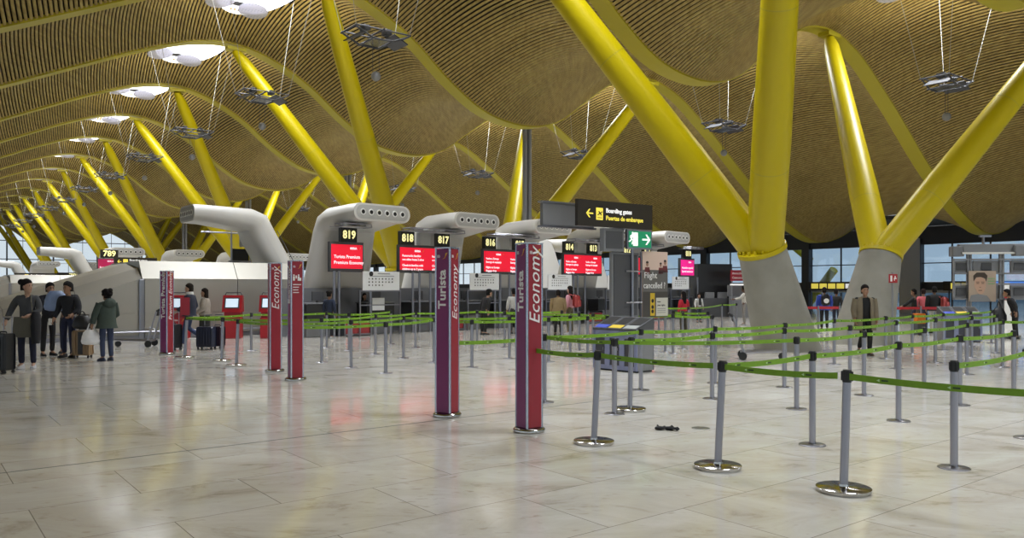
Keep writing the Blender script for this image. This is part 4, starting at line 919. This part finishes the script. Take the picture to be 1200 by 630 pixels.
def person(label, loc, yaw, Hh=1.72, skin='light', hair=('short', (.02, .015, .012)), topc=(.05, .05, .06), legc=(.03, .035, .06), shoec=(.02, .02, .02), pose=None, coat=None, female=False, head=0.0, lean=0.0, skirt=None, zoff=0.0, vest=None):
    """local: x right, y forward, z up; pose overrides joints of a 1.72 m figure"""
    s = Hh/1.72; r = thing('person', label, 'person', (loc[0], loc[1], zoff), yaw); sw = .165 if female else .195; hw = .095
    J = dict(pel=(0, 0, .93), wai=(0, -.01, 1.08), che=(0, .0, 1.28), nec=(0, -.01, 1.45), hea=(0, .015, 1.60), lh=(-hw, 0, .90), rh=(hw, 0, .90), lk=(-hw-.005, .02, .50), rk=(hw+.005, .02, .50), la=(-hw-.01, -.02, .09), ra=(hw+.01, -.02, .09),
             ls=(-sw, -.01, 1.40), rs=(sw, -.01, 1.40), le=(-sw-.06, -.03, 1.13), re=(sw+.06, -.03, 1.13), lw=(-sw-.06, .06, .90), rw=(sw+.06, .06, .90))
    if lean:
        for k in ('wai', 'che', 'nec', 'hea', 'ls', 'rs', 'le', 're', 'lw', 'rw'):
            x, y, z = J[k]; dz = z-.93; J[k] = (x, y*math.cos(lean)+dz*math.sin(lean), .93+dz*math.cos(lean)-y*math.sin(lean)*.3)
    if pose: J.update(pose)
    J = {k: Vector(v)*s for k, v in J.items()}
    for a in 'lr':
        J[a+'t'] = J[a+'a']+Vector((-.02 if a == 'l' else .02, .13, -.055))*s
        if J[a+'t'].z < .03*s: J[a+'t'].z = .03*s
        J[a+'hand'] = J[a+'w']+(J[a+'w']-J[a+'e']).normalized()*.08*s
    def chain(names, rad, extra=()):
        idx = {n: i for i, n in enumerate(names)}
        return idx
    names = ['pel', 'wai', 'che', 'nec', 'hea', 'lh', 'lk', 'la', 'lt', 'rh', 'rk', 'ra', 'rt', 'ls', 'le', 'lw', 'rs', 're', 'rw']
    ix = {n: i for i, n in enumerate(names)}
    E = [('pel', 'wai'), ('wai', 'che'), ('che', 'nec'), ('nec', 'hea'), ('pel', 'lh'), ('lh', 'lk'), ('lk', 'la'), ('la', 'lt'), ('pel', 'rh'), ('rh', 'rk'), ('rk', 'ra'), ('ra', 'rt'), ('che', 'ls'), ('ls', 'le'), ('le', 'lw'), ('che', 'rs'), ('rs', 're'), ('re', 'rw')]
    RAD = dict(pel=(.14, .11), wai=(.13, .10), che=(.13, .09), nec=.050, hea=.065, lh=.085, rh=.085, lk=.056, rk=.056, la=.038, ra=.038, lt=.032, rt=.032, ls=.048, rs=.048, le=.042, re=.042, lw=.028, rw=.028)
    def scl(v, k=1.0, add=0.0): return (v[0]*s*k+add, v[1]*s*k+add) if isinstance(v, tuple) else v*s*k+add
    V, F = skinmesh([tuple(J[n]) for n in names], [(ix[a], ix[b]) for a, b in E], [scl(RAD[n]) for n in names])
    sk = mat('skin '+skin, SKINC[skin], .55); hm = mat('hair %d %d' % (int(hair[1][0]*1000), int(hair[1][1]*1000)), hair[1], .9, spec=.15)
    fd = mat('facial features', (.03, .02, .018), .5); lip = mat('lips', (.28, .10, .09), .5)
    B = MB(); B.add(V, F)
    # head with face, ears
    hc = J['hea']; M0 = Matrix.Translation(hc) @ Matrix.Rotation(head, 4, 'Z'); B.M = M0; q = s
    prof = [(-.115, .030, .050, .035), (-.10, .045, .062, .022), (-.06, .062, .080, .010), (-.01, .070, .092, .004), (.04, .075, .097, -.004), (.085, .068, .086, -.010), (.115, .045, .058, -.012), (.128, .012, .016, -.012)]
    B.rings([[(rx*q*math.cos(2*PI*j/16), (cy+ry*math.sin(2*PI*j/16))*q, z*q) for j in range(16)] for z, rx, ry, cy in prof])
    B.prism([(.085*q, .02*q), (.118*q, -.022*q), (.085*q, -.034*q)], 'x', .026*q)
    for x in (-1, 1): B.ell((x*.077*q, -.005*q, -.005*q), (.012*q, .022*q, .034*q), 8, 6)
    B.cur = 1
    for x in (-.032, .032): B.ell((x*q, .088*q, .020*q), (.014*q, .008*q, .008*q), 8, 5); B.box((x*q, .092*q, .042*q), (.034*q, .010*q, .007*q))
    B.cur = 2; B.ell((0, .086*q, -.058*q), (.024*q, .010*q, .007*q), 8, 5); B.cur = 0; B.M = None
    # hands: palm, four fingers, thumb
    for a, sg in (('l', -1), ('r', 1)):
        w = J[a+'w']; d = (J[a+'w']-J[a+'e']).normalized(); side = Vector((0, 1, 0))-d*d.y
        side = side.normalized() if side.length > .2 else Vector((sg, 0, 0)); nrm = d.cross(side).normalized()*(-sg)
        B.tube([w-d*.02*s, w+d*.03*s, w+d*.085*s], [.026*s, .036*s, .034*s], 8)
        for k in range(4):
            off = side*((1.5-k)*.018*s); L = (.072, .080, .076, .060)[k]*s; b0 = w+d*.08*s+off
            B.tube([b0, b0+d*L*.45+nrm*.006*s, b0+d*L*.8+nrm*.022*s, b0+d*L*.92+nrm*.042*s], [.0095*s, .009*s, .0085*s, .007*s], 6)
        b0 = w+d*.03*s+side*.028*s; B.tube([b0, b0+d*.03*s+side*.024*s, b0+d*.06*s+side*.030*s+nrm*.012*s], [.0115*s, .0105*s, .009*s], 6)
    B.build('body', [sk, fd, lip], r, True, 60)
    # hair
    Hm = MB(); Hm.M = M0 @ Matrix.Scale(1.13, 4); st = hair[0]
    if st != 'bald':
        rings = []
        for z, rx, ry, cy in ((.012, .076, .070, -.040), (.05, .082, .084, -.024), (.085, .080, .096, -.014), (.118, .062, .074, -.014), (.142, .032, .040, -.014), (.15, .006, .008, -.014)):
            rings.append([(rx*q*math.cos(2*PI*j/16), (cy+ry*math.sin(2*PI*j/16))*q, z*q) for j in range(16)])
        low = [(.070*q*math.cos(2*PI*j/16), (-.05+.055*math.sin(2*PI*j/16))*q, -.06*q) for j in range(16)]
        Hm.rings([low]+rings)
        if st == 'bun': Hm.ell((0, -.115*q, .085*q), (.055*q, .055*q, .055*q), 12, 8)
        if st in ('long', 'mid'): 
            zb = -.30 if st == 'long' else -.16
            Hm.rings([[(.095*q*math.cos(2*PI*j/12), (-.06+.052*math.sin(2*PI*j/12))*q, zb*q) for j in range(12)], [(.092*q*math.cos(2*PI*j/12), (-.05+.060*math.sin(2*PI*j/12))*q, -.05*q) for j in range(12)], [(.084*q*math.cos(2*PI*j/12), (-.035+.068*math.sin(2*PI*j/12))*q, .05*q) for j in range(12)]])
        if st == 'curly':
            for j in range(14): a = j*2.4; Hm.ell((.06*q*math.cos(a), (-.035+.055*math.sin(a))*q, (.02+.10*(j/14))*q), (.056*q, .056*q, .05*q), 8, 6)
        if st == 'cap': Hm.rings([[(.09*q*math.cos(2*PI*j/16), (-.005+.11*math.sin(2*PI*j/16))*q, .06*q) for j in range(16)], [(.085*q*math.cos(2*PI*j/16), (-.01+.10*math.sin(2*PI*j/16))*q, .13*q) for j in range(16)], [(.03*q*math.cos(2*PI*j/16), (-.01+.04*math.sin(2*PI*j/16))*q, .16*q) for j in range(16)]])
        Hm.build('hair' if st != 'cap' else 'hat', hm, r, True, 60)
    def cm(c): return mat('cloth %d %d %d' % tuple(int(x*1000) for x in c), c, .85, var=.18, scale=14)
    # trousers or skirt
    tn = ['pel', 'lh', 'lk', 'la', 'rh', 'rk', 'ra', 'wai']; ti = {n: i for i, n in enumerate(tn)}
    P = {n: J[n].copy() for n in tn}
    for a in 'lr': P[a+'a'] = J[a+'k']+(J[a+'a']-J[a+'k'])*1.0
    V, F = skinmesh([tuple(P[n]) for n in tn], [(0, 1), (1, 2), (2, 3), (0, 4), (4, 5), (5, 6), (0, 7)], [scl((.155, .122)), scl(.098), scl(.070), scl(.058), scl(.098), scl(.070), scl(.058), scl((.14, .11))])
    MB().add(V, F).build('trousers', cm(legc), r, True, 60)
    if skirt:
        c0 = J['pel']; R = []
        for z, rx, ry in ((1.10, .15, .12), (.95, .185, .15), (.75, .20, .165), (skirt[0], .21, .18), (skirt[0]+.01, .19, .16)): R.append([(c0.x+rx*s*math.cos(2*PI*j/20), c0.y+ry*s*math.sin(2*PI*j/20), z*s) for j in range(20)])
        MB().rings(R).build('skirt', cm(skirt[1]), r, True, 60)
    # shoes
    for a in 'lr':
        an = J[a+'a']; t = J[a+'t']; d = (t-an); d.z = 0; d.normalize(); sd = Vector((d.y, -d.x, 0)); dz = t.z-.03*s
        R = []
        for y, w, h in ((-.075, .022, .05), (-.05, .038, .085), (.02, .042, .095), (.08, .046, .065), (.14, .046, .05), (.185, .026, .035)):
            c = an+d*y*s; zz = max(0, an.z-.09*s)*(1-max(0, y)/.19)+max(0, dz)*max(0, y)/.19
            R.append([tuple(Vector((c.x, c.y, zz))+sd*(w*s*cx)+Vector((0, 0, h*s*cz))) for cx, cz in ((-1, 0), (1, 0), (1, .5), (.6, 1), (-.6, 1), (-1, .5))])
        MB().rings(R).build('shoe', cm(shoec), r, True, 50)
    # top with sleeves
    jn = ['pel', 'wai', 'che', 'nec', 'ls', 'le', 'lw', 'rs', 're', 'rw']; P = {n: J[n].copy() for n in jn}
    P['pel'] = J['pel']+Vector((0, 0, -.07*s)); P['nec'] = J['che']+(J['nec']-J['che'])*.86
    for a in 'lr': P[a+'w'] = J[a+'e']+(J[a+'w']-J[a+'e'])*.93
    k = 1.0 if not coat else 1.06
    V, F = skinmesh([tuple(P[n]) for n in jn], [(0, 1), (1, 2), (2, 3), (2, 4), (4, 5), (5, 6), (2, 7), (7, 8), (8, 9)], [scl((.175, .14), k), scl((.165, .13), k), scl((.185, .14), k), scl(.082), scl(.092, k), scl(.066, k), scl(.05, k), scl(.092, k), scl(.066, k), scl(.05, k)])
    MB().add(V, F).build('jacket' if coat is None or coat[0] != 'open' else 'jumper', cm(topc), r, True, 60)
    if vest:
        c0 = J['che']; MB().box((c0.x, c0.y+.145*s, c0.z-.02), (.16*s, .02, .42*s), 0, .01).build('shirt_front', cm(vest), r)
    if coat:
        kind, cc, zb = coat; R = []; N = 24; op = .9 if kind == 'open' else 0.0
        ring = []
        for z, rx, ry in ((1.46, .085, .085), (1.41, .21, .125), (1.28, .225, .165), (1.08, .215, .165), (.90, .235, .18), (zb, .27, .20)):
            cx = J['wai'].x; t = z*s; base = J['pel']+(J['nec']-J['pel'])*max(0, (z-.93)/.52) if z > .93 else J['pel']
            row = []
            for j in range(N+1):
                a = PI/2+op/2+(2*PI-op)*j/N
                row.append((base.x+rx*s*math.cos(a), base.y+ry*s*math.sin(a), t))
            R.append(row)
        m = MB(); 
        outer = [list(x) for x in R]; n = N+1; vs = [p for rr in outer for p in rr]; cnt = len(vs)
        vs += [(p[0]*.93+J['pel'].x*.07, p[1]*.93+J['pel'].y*.07, p[2]) for p in vs[:cnt]]; fs = []
        for i in range(len(R)-1):
            for j in range(N):
                a = i*n+j; fs.append((a, a+1, a+1+n, a+n)); fs.append((cnt+a+n, cnt+a+1+n, cnt+a+1, cnt+a))
        for i in range(len(R)-1):
            for j in (0, N): a = i*n+j; fs.append((a, a+n, cnt+a+n, cnt+a))
        for i in (0, len(R)-1):
            for j in range(N): a = i*n+j; fs.append((a, a+1, cnt+a+1, cnt+a))
        m.add(vs, fs).build('coat', cm(cc), r, True, 60)
        for a in 'lr':
            MB().tube([J[a+'s'], J[a+'s']+(J[a+'e']-J[a+'s'])*.5, J[a+'e'], J[a+'e']+(J[a+'w']-J[a+'e'])*.9], [.098*s, .09*s, .078*s, .064*s], 12).build('coat_sleeve', cm(cc), r, True, 60)
    r['_s'] = s; return r, J
def world(r, v): return Matrix.Rotation(r.rotation_euler.z, 4, 'Z') @ Vector(v) + Vector(r.location)
def YAW(dx, dy): return math.atan2(dy, dx)-PI/2          # local +y towards (dx, dy)
def suitcase(loc, rz, label, col=(.02, .022, .03), h=.62, w=.42, d=.26, handle=.3):
    r = thing('suitcase', label, 'suitcase', tuple(loc), rz, 'wheeled suitcases'); m = mat('case %d %d' % (int(col[0]*999), int(col[2]*999)), col, .4)
    b = MB().box((0, 0, .06+h/2), (w, d, h), 0, .03)
    for x in range(-2, 3): b.box((x*w*.17, -d/2, .06+h/2), (.03, .012, h*.82))
    b.build('shell', m, r, True)
    for x in (-1, 1):
        for y in (-1, 1):
            k = MB(); k.M = Matrix.Translation((x*(w/2-.05), y*(d/2-.04), .03)) @ Matrix.Rotation(PI/2, 4, 'Y'); k.lathe((0, 0, -.015), [(.005, 0), (.03, 0), (.03, .03), (.005, .03)], 12); k.build('wheel', M_BLACK, r, True)
    f = MB()
    for x in (-.1, .1): f.cyl((x, d/2-.04, .06+h), (x, d/2-.04, .06+h+handle), .009, None, 8)
    f.tube([(-.11, d/2-.04, .06+h+handle), (.11, d/2-.04, .06+h+handle)], .015, 8); f.build('pull_handle', M_STEEL, r); MB().tube([(-.08, 0, .055+h), (-.07, 0, .09+h), (.07, 0, .09+h), (.08, 0, .055+h)], .012, 8).build('top_handle', M_BLACK, r)
    return r
def bag(loc, rz, label, col, w=.34, d=.16, h=.36, name='plastic_bag', handles=.16, cat='bag'):
    r = thing(name, label, cat, tuple(loc), rz); m = mat('bag %d %d' % (int(col[0]*999), int(col[2]*999)), col, .5, var=.15, scale=12, bump=.4)
    R = []
    for z, k in ((0, .55), (.06, .9), (.25, 1.05), (.55, 1.0), (.82, .78), (1.0, .5)):
        R.append([(w/2*k*math.cos(2*PI*j/18)*(1+.06*math.sin(5*j+z*9)), d/2*k*math.sin(2*PI*j/18)*(1+.10*math.sin(3*j+z*7)), z*h) for j in range(18)])
    MB().rings(R).build('sack', m, r, True, 60)
    if handles:
        for y in (-.03, .03): MB().tube([(-.07, y, h*.97), (-.03, y*.3, h+handles*.8), (0, 0, h+handles), (.03, y*.3, h+handles*.8), (.07, y, h*.97)], .010, 6).build('handle', m, r, True)
    return r
def backpack(loc, rz, label, col, z=1.05, k=1.0):
    r = thing('backpack', label, 'backpack', (loc[0], loc[1], z), rz); m = mat('pack %d %d' % (int(col[0]*999), int(col[2]*999)), col, .7, var=.15, scale=15)
    MB().box((0, -.09*k, .0), (.30*k, .18*k, .42*k), 0, .06*k).build('main_pocket', m, r, True); MB().box((0, -.20*k, -.07*k), (.22*k, .06*k, .22*k), 0, .025*k).build('front_pocket', m, r, True)
    for x in (-.1, .1): MB().tube([(x*k, .0, .19*k), (x*k, .12*k, .24*k), (x*k, .20*k, .1*k), (x*k, .12*k, -.14*k)], .02*k, 6).build('strap', m, r, True)
    return r
# --- group at the left edge
gp = G(32, 431.5)
A_, J = person('person in a grey top with an olive apron bag at the left edge', gp, YAW(.25, -1), 1.72, 'light', ('bun', (.012, .010, .010)), (.055, .058, .066), (.012, .014, .035), (.45, .45, .47), head=1.15, female=True,
     pose=dict(le=(-.23, .02, 1.14), lw=(-.10, .20, 1.05), re=(.30, -.06, 1.16), rw=(.36, .05, .93)))
MB().prism([(-.21, .66), (-.17, 1.02), (.17, 1.02), (.21, .66), (.1, .62), (-.1, .62)], 'y', .05, .175).build('apron_bag', mat('olive canvas', (.10, .095, .075), .8, var=.15), A_); MB().tube([(-.15, .16, 1.02), (-.12, .17, 1.3), (-.07, .02, 1.44)], .012, 6).build('strap', mat('olive canvas', (0, 0, 0)), A_)
MB().rings([[(.07*k*math.cos(2*PI*j/14)-.20, .16+.11*k*math.sin(2*PI*j/14), z) for j in range(14)] for z, k in ((1.12, .7), (1.05, 1.15), (.85, 1.2), (.62, 1.1), (.5, .9))]).build('folded_coat', mat('black coat cloth', (.010, .010, .013), .9), A_, True)
gs = G(4, 437); suitcase(gs, -.3, 'black suitcase cut off by the left edge of the view', (.012, .013, .016), .68, .36)
gp = G(80, 418.5)
B_, J = person('person in black jacket and dark jeans holding a white phone, facing the camera left', gp, YAW(-.1, -1), 1.68, 'tan', ('short', (.02, .018, .018)), (.010, .011, .016), (.014, .018, .05), (.02, .02, .025), head=-.3,
     pose=dict(re=(.25, -.02, 1.12), rw=(.25, .16, .90), le=(-.25, .0, 1.12), lw=(-.20, .16, 1.0)))
ph = thing('phone', 'white phone held low by the person in the black jacket', 'phone', tuple(world(B_, (.25, .26, .82)))); MB().box((0, 0, 0), (.08, .02, .15), 0, .008).build('case', M_WHITE, ph)
gp = G(56, 416.5)
C_, J = person('person bending slightly in black trousers with a pale blue bundle, behind the phone holder', gp, YAW(.8, -.6), 1.68, 'tan', ('short', (.015, .013, .012)), (.012, .013, .02), (.010, .010, .012), (.012, .012, .012), lean=.18,
     pose=dict(re=(.2, .25, 1.18), rw=(.1, .42, 1.25), le=(-.2, .22, 1.15), lw=(-.06, .42, 1.22)))
bag(world(C_, (.02, .46, 1.05)), .4, 'pale blue plastic sack hugged by the bending traveller', (.22, .30, .50), .46, .3, .46, 'plastic_sack', 0)
D_, J = person('person mostly hidden behind the black jacket, only dark hair showing', G(79, 413.5), YAW(.3, -1), 1.70, 'tan', ('short', (.02, .018, .015)), (.02, .02, .025), (.02, .02, .03))
gp = G(125, 422.5)
E_, J = person('person seen from behind in a dark green hooded parka and blue jeans', gp, YAW(-.9, .6), 1.52, 'tan', ('curly', (.010, .008, .008)), (.035, .05, .042), (.03, .042, .09), (.02, .025, .05), female=True, coat=('closed', (.040, .058, .048), .80),
     pose=dict(le=(-.27, .04, 1.13), lw=(-.30, .10, .90), re=(.25, .0, 1.13), rw=(.18, .18, 1.0)))
MB().ell((0, -.13, 1.25), (.14, .06, .11), 14, 8).build('hood', mat('cloth 40 58 48', (0, 0, 0)), E_, True)
hw_ = world(E_, (-.27, .14, .36)); bag(hw_, .3, 'white plastic carrier bag hanging from the hand of the green parka', (.85, .85, .88), .36, .2, .32, 'plastic_bag', .16)
gs = G(97, 419); suitcase(gs, .1, 'tan and black suitcase standing between the phone holder and the green parka', (.30, .20, .11), .56, .40, .24, .35)
MB().box((0, -.132, .34), (.1, .012, .5)).build('centre_band', M_BLACK, bpy.data.objects['suitcase.001'])
bag(Vector((gs.x, gs.y-.02, .655)), .1, 'black soft bag lying on top of the tan suitcase', (.010, .010, .012), .40, .26, .30, 'hand_bag', .10)
# --- walkers at the kiosks
gp = G(222, 406.5)
F_, J = person('person striding left in a navy jacket with white collar and blue jeans', gp, YAW(-1, -.12), 1.66, 'light', ('short', (.02, .015, .012)), (.014, .017, .035), (.035, .055, .13), (.55, .55, .55),
     pose=dict(lk=(-.09, .10, .50), la=(-.09, .16, .09), rk=(.10, .06, .52), ra=(.10, -.36, .24), le=(-.23, .04, 1.14), lw=(-.20, .26, 1.0), re=(.23, -.1, 1.14), rw=(.2, .04, .92)), coat=('closed', (.014, .018, .036), .86))
MB().lathe((0, -.01, 1.37), [(.085, 0), (.10, .05), (.085, .10), (.07, .09)], 16).build('collar', M_WHITE, F_, True)
for z in (1.24, 1.14, 1.04): MB().ell((.0, .20, z*.965), (.018, .008, .018), 8, 5).build('button', M_GOLD, F_)
suitcase(G(203, 410), -.4, 'dark suitcase pushed by the striding person, behind the slim purple sign', (.014, .014, .018), .6, .4)
gp = G(240, 402.5)
G_, J = person('person in a short beige jacket and long black dress behind two dark suitcases', gp, YAW(-1, -.25), 1.53, 'tan', ('mid', (.015, .010, .008)), (.012, .012, .013), (.012, .012, .013), (.02, .02, .02), female=True, coat=('open', (.30, .26, .22), 1.0), skirt=(.18, (.012, .012, .013)),
     pose=dict(le=(-.26, .02, 1.12), lw=(-.2, .2, 1.0), re=(.27, -.04, 1.14), rw=(.22, .16, 1.02)))
suitcase(G(242, 409), ROT_V-.8, 'navy suitcase standing in front of the beige jacket', (.016, .02, .045), .52, .46); suitcase(G(255, 408), ROT_V-.8, 'dark purple suitcase, right one of the pair by the kiosk', (.04, .02, .035), .52, .34)
# --- desk agents and passengers
def at_desk(px, Y): return AT(px, Y)
person('person in a navy uniform jacket with red and white piping at the first desk', at_desk(386, 24.6), YAW(.35, 1), 1.46, 'tan', ('bun', (.010, .009, .009)), (.012, .02, .045), (.012, .012, .02), (.3, .3, .3), female=True)
person('person with dark hair working behind the first counter', D(.9, 1.86), YAW(.7, -.7), 1.36, 'tan', ('mid', (.012, .009, .008)), (.012, .012, .015), female=True)
person('person with brown hair behind the counter of screen 818', D(3.1, 1.86), YAW(.7, -.7), 1.34, 'light', ('long', (.03, .015, .010)), (.012, .012, .014), female=True)
person('person in black with a black cap leaning over the counter right of the Turista sign', AT(567, 26.6), YAW(.6, .4), 1.52, 'light', ('cap', (.010, .010, .010)), (.010, .010, .011), (.010, .010, .010), lean=.35)
person('person in a white shirt half hidden behind the nearest red Economy sign', AT(602, 27.2), YAW(-.4, 1), 1.52, 'tan', ('short', (.012, .010, .010)), (.50, .50, .48), (.03, .03, .03))
person('person in a tan coat leaning on the counter right of the nearest sign', AT(654, 26.3), YAW(.1, 1), 1.48, 'light', ('short', (.012, .010, .010)), (.24, .17, .085), (.012, .012, .012), lean=.2, coat=('closed', (.24, .17, .085), .82))
Np, J = person('person in a pink jacket carrying a red backpack', AT(668, 27.0), YAW(-.75, .6), 1.60, 'light', ('long', (.012, .010, .010)), (.60, .30, .36), (.10, .09, .05), (.5, .5, .5), female=True)
backpack(world(Np, (0, -.17, 0)), Np.rotation_euler.z, 'red backpack worn by the person in pink', (.42, .06, .06), 1.12)
person('person in a bright red top with long dark hair near screen 810', AT(801, 26.5), YAW(-.5, 1), 1.42, 'light', ('long', (.010, .008, .008)), (.42, .012, .03), (.05, .045, .03), (.4, .4, .4), female=True)
person('person in a white shirt seated behind the counter of screen 810', AT(819, 36), YAW(.3, -1), 1.28, 'light', ('short', (.02, .012, .010)), (.5, .5, .5), vest=(.012, .012, .014))
Q_, J = person('person in a white jacket reaching over the desk beside the left concrete foot', AT(872, 33), YAW(-1, .25), 1.62, 'dark', ('curly', (.010, .008, .008)), (.48, .46, .42), (.20, .19, .18), (.3, .3, .3), pose=dict(le=(-.22, .16, 1.2), lw=(-.2, .42, 1.16), re=(.22, .14, 1.2), rw=(.18, .40, 1.15)))
# --- right hand side
gp = G(1013.5, 416)
R_, J = person('person walking towards the camera in an open beige coat over black clothes', gp, YAW(-.12, -1), 1.62, 'tan', ('short', (.010, .009, .008)), (.008, .008, .009), (.008, .008, .009), (.05, .035, .03), coat=('open', (.17, .14, .095), .62),
     pose=dict(lk=(-.09, .10, .50), la=(-.10, .04, .09), rk=(.09, .14, .53), ra=(.09, -.16, .17)))
backpack(world(R_, (.0, -.16, 0)), R_.rotation_euler.z+.2, 'black backpack behind the shoulder of the walking man', (.010, .010, .012), 1.10, .95)
S_, J = person('person in a bright blue hooded jacket facing the windows', AT(966, 29.5), YAW(.2, 1), 1.56, 'tan', ('short', (.012, .010, .010)), (.02, .05, .30), (.012, .012, .014), coat=('closed', (.02, .05, .30), .82))
backpack(world(S_, (.0, -.17, 0)), S_.rotation_euler.z, 'black backpack with a white disc on the blue hooded jacket', (.012, .012, .014), 1.12); k = MB(); k.M = Matrix.Translation((0, -.236, -.03)) @ Matrix.Rotation(PI/2, 4, 'X'); k.lathe((0, 0, 0), [(.01, 0), (.09, 0), (.09, .01), (.01, .01)], 18).build('white_disc', M_WHITE, bpy.data.objects['backpack.002'])
person('person in black between the blue jacket and the right concrete foot', AT(980, 30), YAW(.6, .6), 1.50, 'tan', ('short', (.012, .010, .010)), (.012, .012, .013))
person('person in dark clothes looking left just right of the concrete foot', AT(1046, 28.5), YAW(-1, .3), 1.42, 'light', ('short', (.015, .010, .010)), (.015, .015, .02))
person('person in black reaching left under the yellow sign by the windows', AT(1071, 28), YAW(-.9, .4), 1.50, 'tan', ('short', (.012, .010, .010)), (.012, .012, .013), pose=dict(le=(-.2, .2, 1.2), lw=(-.2, .44, 1.05), re=(.2, .18, 1.2), rw=(.2, .42, 1.0)))
person('person in a pink top partly hidden behind the black jacket by the windows', AT(1082, 29), YAW(.3, 1), 1.50, 'light', ('short', (.02, .012, .010)), (.50, .10, .12))
U_, J = person('person in a long black jacket and white trousers before the right hand windows', AT(1095, 27.5), YAW(.25, 1), 1.58, 'tan', ('short', (.010, .009, .009)), (.010, .010, .011), (.5, .5, .48), coat=('closed', (.010, .010, .011), .85))
backpack(world(U_, (.22, -.05, 0)), U_.rotation_euler.z+.9, 'red backpack at the side of the black jacket and white trousers', (.42, .08, .08), 1.05)
W_, J = person('person in dark clothes bending behind the rack at the right edge', AT(1190, 24.5), YAW(-.9, .3), 1.55, 'tan', ('short', (.010, .009, .009)), (.014, .014, .018), (.014, .014, .018), lean=.4)
bag(world(W_, (0, .45, .45)), .2, 'large black bag held low at the right edge', (.010, .010, .012), .5, .3, .5, 'hand_bag', .2)
